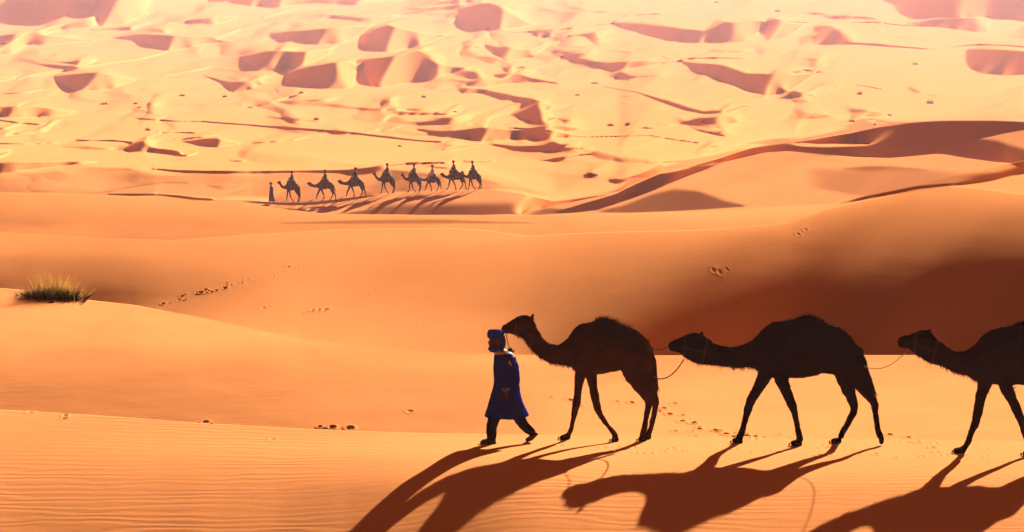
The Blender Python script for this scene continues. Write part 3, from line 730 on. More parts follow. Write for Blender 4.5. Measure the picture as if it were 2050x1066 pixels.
C3 = PR((1797,681,1798,691,4.5,0),(1804,674.5,1806,697,8.5,0),(1818,671,1817,698,9.5,0),(1832,666.5,1829,706,11,0),(1847,660.5,1841,715,12.5,0),(1862,664,1851,722,13,0),(1876,679,1864,728,13.5,0),(1892,692,1880,732,14,0),
  (1908,702.5,1897,739,15,0),(1925,705,1916,748,17,0),(1940,699,1937,753,22,0),(1956,686,1954,764,28,.15),(1973,667,1970,770,36,.3),(1992,659,1990,769,42,.35),(2014,655,2012,770,45,.45),(2040,647,2036,771,46,.55),
  (2062,638,2060,771,46,.6),(2084,641,2080,767,46,.55),(2105,653,2100,765,44,.4),(2125,662,2120,766,42,.3),(2143,676,2136,767,36,.2),(2157,694,2148,765,27,.1),(2166,720,2158,759,13,0))
L3 = [dict(y=21, padrow=908, pad=((1914,5),(1932,4.8)), j=[(1986,735,20),(1972,776,13.5),(1964,806,10.6),(1957,840,9.6),(1953,853,8),(1946,872,6.4),(1939,889,6.2),(1932,899,6.6)]),
      dict(y=-21, padrow=912, pad=((2046,5),(2064,4.8)), j=[(1998,735,20),(2013,776,13),(2027,805,10.2),(2040,836,9.2),(2044,850,7.2),(2050,872,6.2),(2056,892,6),(2060,903,6.6)]),
      dict(y=20, padrow=906, pad=((2113,5),(2130,4.8)), j=[(2132,722,34),(2136,766,20),(2146,797,13.4),(2155,822,9.5),(2158,838,8.5),(2151,854,6.8),(2140,874,6.2),(2131,892,6.6)]),
      dict(y=-20, padrow=913, pad=((2192,5),(2208,4.8)), j=[(2146,722,30),(2159,768,17),(2174,796,12),(2188,813,9.4),(2194,825,8.2),(2197,846,6.2),(2200,871,6),(2204,891,6.6)])]
T3 = [(2154,716,6),(2171,734,7),(2179,760,7),(2188,784,6),(2197,803,2.5)]
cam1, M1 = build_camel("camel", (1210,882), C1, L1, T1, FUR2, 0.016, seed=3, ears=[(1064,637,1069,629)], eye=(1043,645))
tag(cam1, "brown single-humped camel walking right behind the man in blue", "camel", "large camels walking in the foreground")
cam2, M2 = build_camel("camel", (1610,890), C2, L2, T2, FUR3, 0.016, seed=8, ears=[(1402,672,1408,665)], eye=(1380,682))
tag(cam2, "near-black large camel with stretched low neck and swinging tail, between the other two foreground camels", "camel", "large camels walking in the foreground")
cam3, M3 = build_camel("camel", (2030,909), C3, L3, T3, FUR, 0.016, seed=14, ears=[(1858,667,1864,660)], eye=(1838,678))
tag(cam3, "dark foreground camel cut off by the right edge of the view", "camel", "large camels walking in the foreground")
def wp(px_, row, D, dy=0.0):
    return Vector(((px_-1025)*D/F, D+dy, HC-(row-PH)*D/F))

# ------------------------------------------------------------------ the walking man
GM = at_pix(1010, 887); DM = GM.y; mm = DM/F
man = bpy.data.objects.new("person", None); COL.objects.link(man); man.location = (GM.x, DM, height(GM.x, DM))
tag(man, "man in long blue robe and turban striding ahead, leading the foreground camels by a rope", "person")
mx_ = lambda x: (x-1010)*mm
mz_ = lambda y: (887-y)*mm
def gl(x, y=0.0): return height(man.location.x+mx_(x), DM+y)-man.location.z
def arm(ptsr, hand_dir, palm, y, curl=0.6, side=1):
    out = [tube(resamp_tube(ptsr, 3), 10)]
    w = Vector(ptsr[-1][:3]); d = Vector(hand_dir).normalized(); a = Vector((0, 1, 0)); n = d.cross(a).normalized(); a = n.cross(d).normalized()
    p1 = w+d*0.05; p2 = w+d*0.10
    out.append(tube([(*w, .027), (*p1, .036), (*p2, .034)], 10, 0.55))
    for k, (off, L, r_) in enumerate(((-.030, .070, .0085), (-.010, .082, .0092), (.010, .076, .0090), (.029, .060, .0080))):
        b = p2+n*off*1.0; c1 = b+(d*math.cos(curl*.4)+a*math.sin(curl*.4)*side)*L*.45; c2 = c1+(d*math.cos(curl)+a*math.sin(curl)*side)*L*.33; c3 = c2+(d*math.cos(curl*1.8)+a*math.sin(curl*1.8)*side)*L*.25
        out.append(tube([(*(b-d*.02), r_), (*b, r_), (*c1, r_*.95), (*c2, r_*.9), (*c3, r_*.75)], 8))
    t0 = w+d*.035-n*.028; t1 = t0-n*.028+d*.03+a*.01*side; t2 = t1+d*.032+a*.008*side-n*.004
    out.append(tube([(*t0, .012), (*t1, .0105), (*t2, .008)], 8))
    return out
P = []
# torso, neck, head (profile to the left)
P.append([ring_pair((mx_(a), mz_(y)), (mx_(b), mz_(y)), w*mm, 16) for a, b, y, w in
   ((986,1034,812,18),(988,1034,795,20),(991,1036,770,18),(990,1036,745,20),(991,1034,722,25),(994,1027,708,25),(997,1015,702,14),(994,1007,698,8),(992,1005,692,8))])
P.append([ring_pair((mx_(a), mz_(y)), (mx_(b), mz_(y)), w*mm, 18) for a, b, y, w in
   ((990,1000,701,4),(984,1003,698,7),(981,1006,692,9.5),(980,1008,685,10.5),(979.5,1009,678,11),(980,1009,671,10.5),(983,1006,665,8.5),(989,1001,661,4))])
P.append(tube([(mx_(981), 0, mz_(683), 1.6*mm), (mx_(977.5), 0, mz_(686.5), 1.9*mm), (mx_(980), 0, mz_(688.5), 1.4*mm)], 8))       # nose
P.append(tube([(mx_(979.5), -3*mm, mz_(692), 1.0*mm), (mx_(979), 0, mz_(692), 1.3*mm), (mx_(979.5), 3*mm, mz_(692), 1.0*mm)], 8))   # lips
for s_ in (-1, 1): P.append(tube([(mx_(993), s_*10.5*mm, mz_(681), 2*mm), (mx_(994), s_*11.5*mm, mz_(687), 1.6*mm)], 8))            # ears
# left (near) arm hanging, right (far) arm bent up holding the rope at the shoulder
P += arm([(mx_(1008), -26*mm, mz_(711), 8*mm), (mx_(1006), -31*mm, mz_(740), 6.8*mm), (mx_(1008), -31*mm, mz_(757), 5.6*mm), (mx_(1013.5), -30*mm, mz_(785), 4.6*mm)], (0.12, 0.02, -1), None, 0, 0.75, 1)
P += arm([(mx_(1010), 26*mm, mz_(712), 8*mm), (mx_(1017), 34*mm, mz_(738), 6.4*mm), (mx_(1024), 34*mm, mz_(750), 5.4*mm), (mx_(1028), 26*mm, mz_(731), 4*mm), (mx_(1024), 19*mm, mz_(714), 3.6*mm)], (-0.25, -0.35, 1), None, 0, 1.4, -1)
# legs
gf, gb = gl(978, -.08), gl(1062, .1)
P.append(tube(resamp_tube([(mx_(1000), -.09, mz_(800), 13*mm), (mx_(991), -.10, mz_(828), 10.5*mm), (mx_(984), -.10, mz_(852), 8*mm), (mx_(985), -.10, gf+.09, 5.5*mm), (mx_(986), -.10, gf+.05, 5.5*mm)], 3), 12))
P.append(tube(resamp_tube([(mx_(1018), .09, mz_(800), 13*mm), (mx_(1036), .10, mz_(832), 10.5*mm), (mx_(1048), .10, mz_(853), 7.5*mm), (mx_(1063), .10, gb+.15, 5*mm), (mx_(1067), .10, gb+.10, 5*mm)], 3), 12))
P.append(tube([(mx_(991), -.10, gf+.05, .036), (mx_(980), -.10, gf+.05, .040), (mx_(966), -.10, gf+.035, .030)], 10, 1.1))
P.append(tube([(mx_(1071), .10, gb+.12, .034), (mx_(1063), .10, gb+.07, .038), (mx_(1054), .10, gb+.03, .028)], 10, 1.1))
mesh_obj("body", lofts_to_mesh(P, 0.0075, "man_body", 2), SKIN, man)
def cloth_loft(name, rows, mat, parent, n=48, folds=0.0, nf=9, voxel=0, hem=0.0, seed=0):
    """rows: (x_front, x_back, row, half width, fold amount)"""
    rings = []
    for ri, (a, b, y, w, fo) in enumerate(rows):
        cx_, hx_ = (mx_(a)+mx_(b))/2, (mx_(b)-mx_(a))/2; rg_ = []
        for j in range(n):
            t = 2*math.pi*j/n
            k = 1+fo*(math.sin(nf*t+seed+ri*.13)*.6+math.sin((nf*2+1)*t+1.3*seed)*.3+math.sin(3*t+ri*.3)*.4)
            rg_.append((cx_+hx_*math.cos(t)*k, w*mm*math.sin(t)*k, mz_(y)+(hem*math.sin(4*t+seed) if ri in (len(rows)-1,) else 0)))
        rings.append(rg_)
    return rings
robe = cloth_loft("robe", [(996,1010,703,10,0),(990,1024,708,25,.02),(988.5,1032,716,31,.03),(988,1035.5,730,32,.035),(988,1038,745,30,.04),(989,1040,758,28,.04),(988,1039,770,28,.04),(984,1041,785,30,.045),(979,1045,802,33,.05),(974,1051,818,36,.06),(970.5,1057,831,38,.07),(972,1055,834.5,37,.07),
                       (977,1049,833,33,.07),(982,1043,822,30,.06)], BLUE, man, seed=1.0)
rp = [robe]
rp.append(tube(resamp_tube([(mx_(1008), -24*mm, mz_(712), 10*mm), (mx_(1006), -32*mm, mz_(738), 9*mm), (mx_(1009), -32*mm, mz_(757), 8.6*mm), (mx_(1013.5), -30*mm, mz_(773), 8*mm)], 3), 16))
rp.append(tube(resamp_tube([(mx_(1012), 25*mm, mz_(714), 10*mm), (mx_(1020), 34*mm, mz_(738), 9.4*mm), (mx_(1027), 34*mm, mz_(752), 9*mm), (mx_(1031), 27*mm, mz_(738), 7.6*mm)], 3), 16))
rm = lofts_to_mesh(rp, 0.011, "robe", 2)
wobble(rm, lambda q: 0.014*mnoise.noise(Vector((q.x*9, q.y*9, q.z*2.2)))+0.006*mnoise.noise(q*22))
mesh_obj("robe", rm, BLUE, man)
mesh_obj("cuff", lofts_to_mesh([tube([(mx_(1012.6), -30.3*mm, mz_(771.5), 8.2*mm), (mx_(1013.6), -30.3*mm, mz_(774.5), 8.3*mm)], 16)], 0, "cuff"), CUFF, man)
# turban: wound bands with a loose end, and the veil under the chin
tb = []
for k in range(7):
    z0 = 662.5+k*2.0; rr = [9, 12.5, 14.3, 15, 15, 14.6, 14][k]
    tb.append(tube([(mx_(992+rr*math.cos(t)*(1.02)+0.5*math.sin(3*t+k)), rr*.86*mm*math.sin(t), mz_(z0+1.6*math.sin(t*1+k*2.1)), 2.5*mm) for t in [2*math.pi*j/22 for j in range(23)]], 8))
tb.append(tube([(mx_(992), 0, mz_(664), 9*mm), (mx_(992), 0, mz_(668), 11*mm)], 14))
tb.append(tube(resamp_tube([(mx_(1004), -4*mm, mz_(668), 4*mm), (mx_(1008), -5*mm, mz_(680), 4.5*mm), (mx_(1007), -6*mm, mz_(692), 5*mm), (mx_(1003), -7*mm, mz_(700), 4*mm)], 3), 10))
tb.append(tube([(mx_(979), 0, mz_(663.5), 2.6*mm), (mx_(981), -4*mm, mz_(664), 3*mm)], 8))
mesh_obj("turban", lofts_to_mesh(tb, 0.006, "turban", 1), BLUE2, man)
vl = []
for k in range(3):
    vl.append(tube([(mx_(993+(12.5-k*.5)*math.cos(t)), (12+k)*mm*math.sin(t), mz_(697.5+k*2.6+1.2*math.cos(t)+.8*math.sin(2*t+k)), 2.7*mm) for t in [2*math.pi*j/20 for j in range(21)]], 8))
vl.append(tube([(mx_(981), -2*mm, mz_(698), 3*mm), (mx_(977.5), -1*mm, mz_(699), 2*mm)], 8))
mesh_obj("neck_scarf", lofts_to_mesh(vl, 0.007, "neck_scarf", 1), BLUE2, man)
sc = [tube(resamp_tube([(mx_(998), -15*mm, mz_(703), 3.2*mm), (mx_(1007), -24*mm, mz_(708), 4.2*mm), (mx_(1014), -27*mm, mz_(716), 4.2*mm), (mx_(1020), -27*mm, mz_(724), 3.4*mm), (mx_(1022), -26*mm, mz_(731), 2*mm)], 3), 10, 0.7),
      tube(resamp_tube([(mx_(990), -12*mm, mz_(704), 2.6*mm), (mx_(998), -20*mm, mz_(705.5), 3*mm), (mx_(1006), -22*mm, mz_(703.5), 3*mm), (mx_(1012), -18*mm, mz_(704), 2.4*mm)], 3), 10, 0.7)]
mesh_obj("shoulder_cloth", lofts_to_mesh(sc, 0.006, "shoulder_cloth", 1), TAN, man)
tr = [tube(resamp_tube([(mx_(1000), -.085, mz_(806), 15*mm), (mx_(991), -.10, mz_(830), 12.8*mm), (mx_(984), -.10, mz_(853), 11*mm), (mx_(984), -.10, gf+.10, 9.6*mm), (mx_(984.5), -.10, gf+.07, 9*mm)], 3), 16),
      tube(resamp_tube([(mx_(1016), .085, mz_(806), 15*mm), (mx_(1036), .10, mz_(834), 12.5*mm), (mx_(1049), .10, mz_(855), 10*mm), (mx_(1062), .10, gb+.17, 8.8*mm), (mx_(1064), .10, gb+.13, 8*mm)], 3), 16)]
tm = lofts_to_mesh(tr, 0.011, "trousers", 2)
wobble(tm, lambda q: 0.010*mnoise.noise(q*14))
mesh_obj("trousers", tm, TROUSER, man)
mesh_obj("sandal", lofts_to_mesh([tube([(mx_(992), -.10, gf+.022, .03), (mx_(980), -.10, gf+.020, .036), (mx_(963), -.10, gf+.022, .027)], 12, 1.3), tube([(mx_(975), -.145, gf+.03, .01), (mx_(976), -.10, gf+.10, .012), (mx_(975), -.055, gf+.03, .01)], 8)], 0, "sandal"), LEATHER, man)
mesh_obj("sandal", lofts_to_mesh([tube([(mx_(1076), .10, gb+.135, .020), (mx_(1064), .10, gb+.055, .032), (mx_(1054), .10, gb+.018, .026)], 12, 1.3)], 0, "sandal"), LEATHER, man)
for s_ in (-1, 1): mesh_obj("eye", lofts_to_mesh([tube([(mx_(981.5), s_*4.2*mm, mz_(681), 1.3*mm), (mx_(982.5), s_*4.2*mm, mz_(681), 1.3*mm)], 8)], 0, "eye"), EYE, man)

# ropes between them
def W(root, m, org, x, y, dy=0.0): return Vector((root.location.x+(x-org[0])*m, root.location.y+dy, root.location.z+(org[1]-y)*m))
a = W(cam1, M1, (1210,882), 1013, 667, -.05); b = Vector((man.location.x+mx_(1023), DM+.12, man.location.z+mz_(709)))
rp1 = catenary(a, b, 0.02, 8)+[tuple(b+Vector((.01, .02, -.10))), tuple(b+Vector((.03, .03, -.30)))]
tag(rope_obj("lead_rope", rp1, .0085, PALE_ROPE), "pale rope from the first camel's mouth to the man's raised hand", "rope")
a = W(cam2, M2, (1610,890), 1369, 719, -.03); b = W(cam1, M1, (1210,882), 1308, 754, -.05)
tag(rope_obj("lead_rope", catenary(a, b, 0.13), .009, ROPE), "sagging dark rope from the near-black camel's chin to the brown camel's tail", "rope")
a = W(cam2, M2, (1610,890), 1344, 692, -.05); b = W(cam1, M1, (1210,882), 1304, 700, -.05)
tag(rope_obj("nose_rope", catenary(a, b, 0.02), .006, ROPE), "short taut thin rope from the near-black camel's nose to the brown camel's rump", "rope")
a = W(cam3, M3, (2030,909), 1818, 698, -.03); b = W(cam2, M2, (1610,890), 1724, 730, -.02)
tag(rope_obj("lead_rope", catenary(a, b, 0.16), .006, PALE_ROPE), "thin pale rope from the rightmost camel's chin to the near-black camel's tail", "rope")

# ------------------------------------------------------------------ the distant caravan
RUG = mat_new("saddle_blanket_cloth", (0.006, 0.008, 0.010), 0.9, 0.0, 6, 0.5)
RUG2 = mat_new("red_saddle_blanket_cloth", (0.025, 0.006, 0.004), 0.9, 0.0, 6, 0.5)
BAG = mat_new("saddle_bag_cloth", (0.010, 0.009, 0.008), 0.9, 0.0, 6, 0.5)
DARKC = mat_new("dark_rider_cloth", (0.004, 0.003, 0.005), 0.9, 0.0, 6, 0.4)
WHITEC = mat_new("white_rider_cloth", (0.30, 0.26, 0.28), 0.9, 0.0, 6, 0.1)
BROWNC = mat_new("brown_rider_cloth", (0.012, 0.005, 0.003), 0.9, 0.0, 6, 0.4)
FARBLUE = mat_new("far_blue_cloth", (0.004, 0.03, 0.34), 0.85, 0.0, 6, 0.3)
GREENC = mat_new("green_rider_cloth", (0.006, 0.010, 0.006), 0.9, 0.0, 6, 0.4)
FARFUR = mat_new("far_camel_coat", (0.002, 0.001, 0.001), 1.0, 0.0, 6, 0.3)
def raise_head(prs, k):
    """tilt head and neck up like a ridden camel"""
    out = []
    x0 = prs[12][0][0]
    for p in prs:
        (ax, ay), (bx, by), w = p[0], p[1], p[2]
        if ax < x0:
            f = ((x0-ax)/(x0-prs[0][0][0])); dx = -0.0; up = k*math.sin(min(f*1.5, 1)*math.pi/2)*f
            ax += 26*f*f; bx += 26*f*f; ay -= up; by -= up
        out.append(((ax, ay), (bx, by), w)+tuple(p[3:]))
    return out
def small_mesh(parts, name, voxel=0.028): return lofts_to_mesh(parts, voxel, name, 1)
def build_far(i, cxp, crow, gait, scale, yaw, rider_mat, rug, lean, dhead):
    crow = float(lines[6][col_of(cxp)[0]])+1.2; G = at_pix(cxp, crow); D = G.y
    prs, legs, tail, org = [(C1, L1, T1, (1210,882)), (C2, L2, T2, (1610,890)), (C3, L3, T3, (2030,909))][gait]
    prs = raise_head(prs, dhead)
    m = scale/PPM*G.y/348.0
    root = bpy.data.objects.new("camel", None); COL.objects.link(root); root.location = (G.x, D, height(G.x, D)); root.rotation_euler = (0, 0, yaw)
    cx = lambda x: (x-org[0])*m
    cz = lambda y: (org[1]-y)*m
    parts = [[ring_pair((cx(q[0]), cz(q[1])), (cx(q[2]), cz(q[3])), q[4]*m, 12, q[5]) for q in resample(prs, 1)]]
    ca, sa = math.cos(yaw), math.sin(yaw)
    for leg in legs:
        y = leg["y"]*m; lx = cx(leg["pad"][0][0]); gz = height(G.x+lx*ca-y*sa, D+lx*sa+y*ca)-root.location.z
        J = leg["j"]; top = J[0][1]; shift = gz-cz(leg["padrow"]); pts = []
        for (x, yy, r_) in J:
            w = min(max((yy-top)/(leg["padrow"]-top), 0), 1); pts.append((cx(x), y, cz(yy)+shift*w, r_*m*1.15))
        parts.append(tube(pts, 8)); xa, xb = leg["pad"][0][0], leg["pad"][1][0]
        parts.append(tube([(cx(xa), y, gz+.05, .05), (cx(xb), y, gz+.05, .05)], 8, 1.5))
    parts.append(tube([(cx(prs[5][0][0]), .07, cz(prs[5][0][1]), .03), (cx(prs[5][0][0]+4), .09, cz(prs[5][0][1]-7), .02)], 6))
    parts.append(tube([(cx(prs[5][0][0]), -.07, cz(prs[5][0][1]), .03), (cx(prs[5][0][0]+4), -.09, cz(prs[5][0][1]-7), .02)], 6))
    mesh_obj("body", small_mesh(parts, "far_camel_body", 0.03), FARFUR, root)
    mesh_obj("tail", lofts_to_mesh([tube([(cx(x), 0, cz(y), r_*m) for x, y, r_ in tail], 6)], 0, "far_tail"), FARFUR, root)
    hx, hz = cx(org[0]-2), cz(638)
    # padded saddle ring, blanket and side bags
    bl = []
    for t, w in ((-.42, .40), (-.3, .44), (0, .46), (.3, .44), (.42, .40)):
        bl.append([(hx+t+.02*math.sin(j), w*math.sin(a_)*1.03, hz-.30+.34*math.cos(a_)) for j, a_ in enumerate([math.pi*(-.62+1.24*k/9) for k in range(10)])]+
                  [(hx+t, w*math.sin(a_)*.9, hz-.34+.28*math.cos(a_)) for a_ in [math.pi*(.62-1.24*k/9) for k in range(10)]])
    mesh_obj("saddle_blanket", lofts_to_mesh([bl], 0, "saddle_blanket"), rug, root)
    mesh_obj("saddle_pad", lofts_to_mesh([tube([(hx+.30*math.cos(t), .22*math.sin(t), hz+.03+.05*math.cos(2*t), .085) for t in [2*math.pi*j/12 for j in range(13)]], 8)], 0, "saddle_pad"), BAG, root)
    for s_ in (-1, 1):
        mesh_obj("saddle_bag", lofts_to_mesh([tube([(hx+.16, s_*.46, hz-.34, .10), (hx+.18, s_*.50, hz-.52, .15), (hx+.18, s_*.49, hz-.66, .13)], 10, .7)], 0, "saddle_bag"), BAG, root)
    # rider
    rd = bpy.data.objects.new("person", None); COL.objects.link(rd); rd.location = root.location+Vector((hx*ca, hx*sa, hz+.03)); rd.rotation_euler = (0, 0, yaw); rd.scale = (1.12, 1.12, 1.12)
    B = []
    L_ = lean
    B.append([ring_pair((-w+o_, z), (w+o_, z), d_, 12) for z, w, d_, o_ in ((-.06, .17, .20, .02), (.10, .16, .19, .02+L_*.1), (.30, .14, .18, .02+L_*.3), (.48, .13, .21, .02+L_*.5), (.56, .09, .14, .01+L_*.55), (.60, .055, .06, L_*.6), (.66, .055, .055, -.01+L_*.62))])
    B.append([ring_pair((-w-.02+L_*.65, z), (w-.02+L_*.65, z), w*.85, 12) for z, w in ((.63, .05), (.68, .095), (.75, .11), (.82, .10), (.87, .05))])
    for s_ in (-1, 1):
        B.append(tube([(0, s_*.13, .02, .10), (-.30, s_*.30, -.02, .08), (-.36, s_*.38, -.20, .06), (-.30, s_*.42, -.42, .05), (-.38, s_*.42, -.46, .04)], 8))
        B.append(tube([(L_*.5, s_*.20, .50, .06), (-.06, s_*.27, .30, .05), (-.24, s_*.16, .20, .04), (-.30, s_*.13, .20, .035)], 8))
    mesh_obj("body", small_mesh(B, "rider_body", 0.02), SKIN, rd)
    cl = [[ring_pair((-w+o_, z), (w+o_, z), d_, 14) for z, w, d_, o_ in ((-.12, .24, .30, .02), (.0, .22, .27, .02), (.10, .18, .22, .02+L_*.1), (.30, .16, .21, .02+L_*.3), (.48, .15, .25, .02+L_*.5), (.58, .10, .15, .01+L_*.55))]]
    for s_ in (-1, 1):
        cl.append(tube([(0, s_*.14, .02, .13), (-.30, s_*.31, -.02, .105), (-.36, s_*.39, -.20, .085), (-.31, s_*.43, -.36, .075)], 8))
        cl.append(tube([(L_*.5, s_*.20, .50, .085), (-.06, s_*.28, .30, .075), (-.22, s_*.18, .21, .06)], 8))
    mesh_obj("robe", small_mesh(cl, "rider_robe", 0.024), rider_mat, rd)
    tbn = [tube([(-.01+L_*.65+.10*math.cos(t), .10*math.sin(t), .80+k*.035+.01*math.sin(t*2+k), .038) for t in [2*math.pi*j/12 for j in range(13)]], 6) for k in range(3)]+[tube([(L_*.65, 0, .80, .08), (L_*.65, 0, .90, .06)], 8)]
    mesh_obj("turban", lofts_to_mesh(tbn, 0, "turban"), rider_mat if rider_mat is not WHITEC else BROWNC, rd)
    return root, rd, hx, D
caravan = [  # px, row, gait, scale, yaw, cloth, blanket, lean, head lift, camel label, rider label
 (584, 403, 0, 1.06, .05, DARKC, RUG, .05, 6, "first saddled camel of the distant caravan, next to the blue-robed walker", "dark-clothed rider on the first camel of the distant caravan"),
 (651, 399, 1, .98, -.03, BROWNC, RUG2, .0, 14, "second camel from the left in the distant caravan, striding with legs spread", "brown-clothed rider on the second camel of the distant caravan"),
 (711, 393, 1, .95, .06, DARKC, RUG, .10, 10, "third camel from the left in the distant caravan, low outstretched head", "dark-clothed rider on the third camel of the distant caravan"),
 (774, 387, 0, 1.05, .0, DARKC, RUG, .12, 22, "fourth camel in the distant caravan, walking highest on the crest", "upright dark-clothed rider on the fourth camel of the distant caravan"),
 (828, 384, 0, .95, .10, GREENC, RUG, .1, 10, "fifth camel in the distant caravan, with a bulky load before its rider", "green-clothed rider on the fifth camel of the distant caravan"),
 (866, 381.5, 1, .80, -.12, WHITEC, RUG2, .0, -6, "small sixth camel of the distant caravan, under the rider in white", "rider in a white top on the small sixth camel of the caravan"),
 (909, 379, 2, .90, .05, BROWNC, RUG2, -.05, 0, "seventh camel of the distant caravan, its rump overlapped by the last camel's head", "brown-clothed rider second from the right in the distant caravan"),
 (948, 379.5, 0, .98, -.05, DARKC, RUG, -.12, -2, "last camel at the right end of the distant caravan", "dark-clothed rider at the right end of the distant caravan")]
heads = []
for i, (x, y, g, sc_, yaw, rm_, rug, ln, dh, la, lb) in enumerate(caravan):
    root, rd, hx, D = build_far(i, x, y, g, sc_, yaw, rm_, rug, ln, dh)
    tag(root, la, "camel", "saddled camels in the distant caravan"); tag(rd, lb, "person", "riders of the distant caravan")
    heads.append((root, sc_))
for k in range(1, len(heads)):
    r0, s0 = heads[k-1]; r1, s1 = heads[k]
    a = r1.location+Vector((-1.45*s1, 0, 1.45*s1)); b = r0.location+Vector((.72*s0, 0, 1.25*s0))
    tag(rope_obj("lead_rope", catenary(a, b, .12, 8), .012, ROPE, n=5), "thin rope tying caravan camel %s to the one ahead of it" % ["two", "three", "four", "five", "six", "seven", "eight"][k-1], "rope", "ropes of the distant caravan")
# walker leading it
G = at_pix(543, float(lines[6][col_of(543)[0]])+1.5); wk = bpy.data.objects.new("person", None); COL.objects.link(wk); wk.location = (G.x, G.y, height(G.x, G.y)); wk.scale = (1.08, 1.08, 1.08)
tag(wk, "tiny walker in a long blue robe leading the distant caravan", "person")
B = [[ring_pair((-w+o_, z), (w+o_, z), d_, 12) for z, w, d_, o_ in ((.80, .12, .16, .0), (1.0, .12, .16, .0), (1.2, .13, .17, .01), (1.38, .12, .20, .01), (1.46, .08, .12, .0), (1.50, .055, .055, -.01), (1.56, .055, .055, -.02))],
     [ring_pair((-w-.03, z), (w-.03, z), w*.85, 12) for z, w in ((1.53, .05), (1.58, .095), (1.65, .11), (1.72, .10), (1.77, .05))]]
B += [tube([(0, -.09, .82, .10), (-.12, -.09, .45, .07), (-.10, -.09, .08, .045), (-.20, -.09, .04, .04)], 8), tube([(0, .09, .82, .10), (.10, .09, .45, .07), (.24, .09, .10, .045), (.17, .09, .04, .04)], 8),
      tube([(0, -.22, 1.36, .06), (.04, -.25, 1.08, .05), (-.04, -.24, .84, .035), (-.06, -.24, .76, .035)], 8), tube([(0, .22, 1.36, .06), (.10, .25, 1.12, .05), (.22, .20, 1.10, .035)], 8)]
mesh_obj("body", small_mesh(B, "walker_body", .02), SKIN, wk)
cl = [[ring_pair((-w+o_, z), (w+o_, z), d_, 14) for z, w, d_, o_ in ((.12, .30, .22, .05), (.5, .25, .21, .03), (.9, .19, .20, .01), (1.2, .17, .22, .01), (1.40, .15, .24, .01), (1.50, .10, .14, .0))],
      tube([(0, -.22, 1.37, .09), (.04, -.26, 1.08, .08), (-.03, -.25, .88, .07)], 8), tube([(0, .22, 1.37, .09), (.10, .26, 1.12, .08), (.20, .22, 1.10, .07)], 8)]
mesh_obj("robe", small_mesh(cl, "walker_robe", .024), FARBLUE, wk)
mesh_obj("turban", lofts_to_mesh([tube([(-.03+.10*math.cos(t), .10*math.sin(t), 1.70+k*.04, .04) for t in [2*math.pi*j/12 for j in range(13)]], 6) for k in range(3)]+[tube([(-.02, 0, 1.70, .08), (-.02, 0, 1.80, .06)], 8)], 0, "turban"), DARKC, wk)

# ------------------------------------------------------------------ grass tuft and shrubs
GRASS = mat_new("dry_green_grass", (0.27, 0.155, 0.03), 0.8, 0, 6, 0.8, trans=0.5)
GRASSD = mat_new("dark_dead_grass", (0.03, 0.028, 0.014), 0.9, 0, 5, 0.5)
SHRUB = mat_new("dark_desert_shrub_leaf", (0.02, 0.012, 0.006), 1.0, 0, 3, 0.4)
def blades(n, w, h, rg, lean=0.25, width=.012, spread=1.0, seg=3, flatd=.5):
    V, Fc = [], []
    for _ in range(n):
        x = max(-1, min(1, rg.gauss(0, .42)))*w/2; y = rg.gauss(0, .42)*w/2*flatd; H = h*rg.uniform(.3, 1)**1.2*(1-.45*abs(x/(w/2))**2)
        dx = (x/(w/2))*lean*spread+rg.gauss(0, .16); dy = rg.gauss(0, .2); a = rg.uniform(0, math.pi); b = len(V)
        ux, uy = math.cos(a)*width, math.sin(a)*width
        for s_ in range(seg+1):
            t = s_/seg; k = (1-t)**.7; px_, py_ = x+dx*H*t**1.6, y+dy*H*t**1.6; z = H*t*(1-.12*t)-.03
            V += [(px_-ux*k, py_-uy*k, z), (px_+ux*k+.0005, py_+uy*k, z)]
        for s_ in range(seg): Fc.append((b+2*s_, b+2*s_+1, b+2*s_+3, b+2*s_+2))
    return V, Fc
G = at_pix(106, 597); tf = bpy.data.objects.new("grass_tuft", None); COL.objects.link(tf); tf.location = (G.x, G.y, height(G.x, G.y))
tag(tf, "dry yellow-green grass tuft with a dark base on the left dune crest", "grass tuft")
rg = random.Random(4); s_ = G.y/F
def tuftpart(name, mat, *a, **k):
    V, Fc = blades(*a, **k); me_ = bpy.data.meshes.new(name)
    V = [(x_, y_, z_+height(G.x+x_, G.y+y_)-tf.location.z) for x_, y_, z_ in V] if len(V) < 9000 else V
    me_.from_pydata(V, [], Fc); return mesh_obj(name, me_, mat, tf)
tuftpart("grass_blades", GRASS, 640, 128*s_, 70*s_, rg, .45, .0045, 1.0, 4, .45)
tuftpart("dark_base", GRASSD, 1700, 136*s_, 31*s_, rg, .8, .011, 1.5, 3, .5)
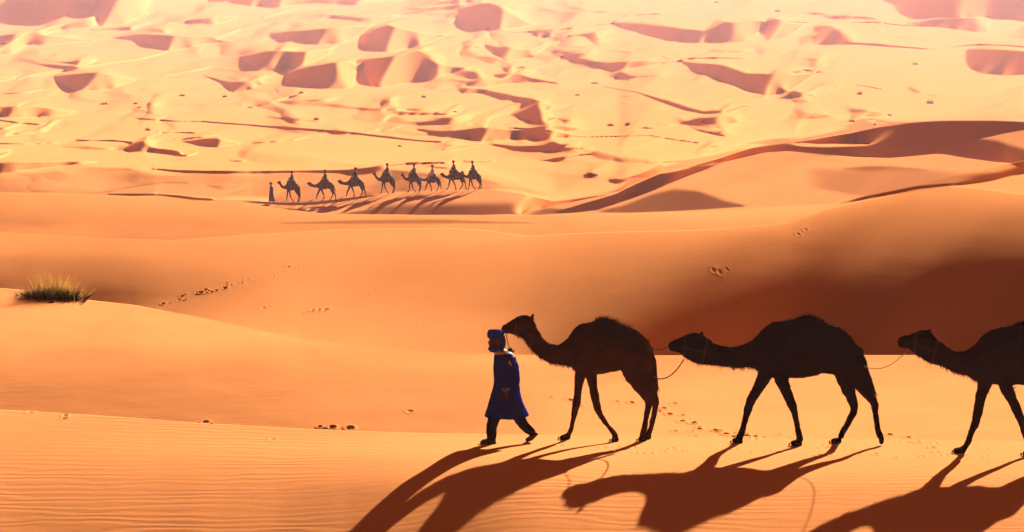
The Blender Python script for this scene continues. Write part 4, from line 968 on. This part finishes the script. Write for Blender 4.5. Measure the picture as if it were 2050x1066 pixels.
shr = [(1185,352,22,9,"dark low shrub alone on pale sand left of the big right-hand dune"),(1862,208,15,9,"peaked dark shrub above the big right-hand dune, right of all others"),(1721,190,9,8,"small pointed shrub up the pale sand, left of the peaked one"),
 (1222,253,12,7,"left shrub of the close pair in the centre of the pale dune field"),(1256,252,9,8,"slim right shrub of the close pair in the centre of the pale dune field"),(1292,258,24,5,"long low shrub clump just right of the close pair"),(1408,245,11,4,"small flat shrub between the close pair and the big right-hand dune"),
 (1706,244,14,5,"left shrub just above the big right-hand dune crest"),(1749,246,8,5,"middle shrub just above the big right-hand dune crest"),(1780,232,11,4,"flat shrub highest of three above the big right-hand dune crest"),(1832,130,10,5,"shrub high in the right of the dune field, below the shaded slope"),
 (1557,24,10,5,"shrub at the top of the view, right of centre"),(1434,6,9,4,"shrub nearest the top edge, right of centre"),(1191,168,16,4,"low shrub in the upper centre of the dune field"),(1156,192,9,4,"low small shrub under the upper-centre one"),
 (633,241,10,7,"dark shrub left of centre, in the middle of the dune field"),(848,196,9,6,"round shrub beneath the large shaded hollows"),(603,188,9,6,"pale round shrub at the foot of the left shaded hollow"),(209,210,15,6,"largest shrub on the left of the dune field"),(296,262,10,7,"little shrub behind the small pyramid dune"),
 (271,209,7,4,"left tiny shrub of two beside the largest left one"),(279,216,8,3,"right tiny shrub of two beside the largest left one"),(365,193,13,5,"low twiggy shrub in the left of the dune field"),(450,195,8,5,"faint shrub between the twiggy one and the shaded hollow"),(800,294,8,4,"faint small shrub above the caravan"),
 (910,225,11,3,"flat shrub right of the round one, middle of the dune field"),(500,216,12,3,"thin flat shrub left of centre in the dune field")]
for i, (x, y, w, h, lab) in enumerate(shr):
    G = at_pix(x, y); k = G.y/F; rgi = random.Random(50+i)
    V, Fc = blades(150, w*k*1.15, h*k*1.35, rgi, .5, .03*G.y/600, 1.2, 2, .6)
    me_ = bpy.data.meshes.new("desert_shrub"); me_.from_pydata(V, [], Fc)
    o = mesh_obj("desert_shrub", me_, SHRUB); o.location = (G.x, G.y, height(G.x, G.y)); tag(o, lab, "shrub", "desert shrubs scattered over the far dunes")
STONE = mat_new("dark_clod", (0.06, 0.035, 0.02), 0.95, .01, 20, .3)
for i, (x, y, w, lab) in enumerate(((650,857,3.2,"left small dark clod on the near crest"),(664,857,3.4,"middle small dark clod on the near crest"),(702,859,5.5,"largest dark clod on the near crest, right of two others"),(692,858,2.6,"tiny dark clod beside the largest one on the near crest"),
        (411,847,4.0,"flat dark clod on the near crest at left"),(424,848.5,2.4,"tiny dark clod right of the flat one"),(128,838,3.4,"lone clod just below the near crest, far left"),(92,601,5,"left dark clod under the grass tuft"),(103,606,6,"right dark clod under the grass tuft"))):
    G = at_pix(x, y); k = G.y/F; bm = bmesh.new(); bmesh.ops.create_icosphere(bm, subdivisions=2, radius=1)
    for v in bm.verts:
        v.co *= 1+.35*mnoise.noise(v.co*1.7+Vector((i*3, 0, 0))); v.co = Vector((v.co.x*w*k, v.co.y*w*k*.8, v.co.z*w*k*.42+w*k*.12))
    me_ = bpy.data.meshes.new("clod"); bm.to_mesh(me_); bm.free(); smooth(me_)
    o = mesh_obj("sand_clod", me_, STONE); o.location = (G.x, G.y, height(G.x, G.y)); tag(o, lab, "clod", "dark clods on the sand")

# ------------------------------------------------------------------ lay the sand and the air (built above, linked last: quicker)
me = grid_mesh("sand_dunes", GX, GD, GZ)
at = me.attributes.new("ripple", 'FLOAT', 'POINT'); at.data.foreach_set("value", GR.astype(np.float32).ravel())
tag(mesh_obj("sand_dunes", me, SAND), "orange sand dunes rolling away to a pale hazy dune field", kind="structure")
gx, gy = np.meshgrid(np.linspace(-500, 500, 80), np.linspace(-420, 18, 60))
tag(mesh_obj("sand_plain", grid_mesh("sand_plain", gx, gy, -7.2+1.2*np.sin(gx/37)*np.cos(gy/29)), SAND), kind="structure")
HZ = bpy.data.materials.new("haze"); HZ.use_nodes = True; HZ.node_tree.nodes.clear()
vo = HZ.node_tree.nodes.new("ShaderNodeVolumePrincipled"); ho = HZ.node_tree.nodes.new("ShaderNodeOutputMaterial")
vo.inputs["Color"].default_value = (0.86, 0.56, 0.66, 1); vo.inputs["Density"].default_value = 0.000068; vo.inputs["Anisotropy"].default_value = 0.3
HZ.node_tree.links.new(vo.outputs[0], ho.inputs["Volume"])
x1, y0, y1, z0, z1 = float(np.abs(GX).max())+50, -440.0, float(GD.max())+50, float(GZ.min())-1.0, 16.0
bm = bmesh.new(); bmesh.ops.create_cube(bm, size=1)
for v in bm.verts: v.co = ((v.co.x*2)*x1, y0+(v.co.y+.5)*(y1-y0), z0+(v.co.z+.5)*(z1-z0))
hm = bpy.data.meshes.new("haze"); bm.to_mesh(hm); bm.free()
tag(mesh_obj("haze", hm, HZ), kind="stuff")
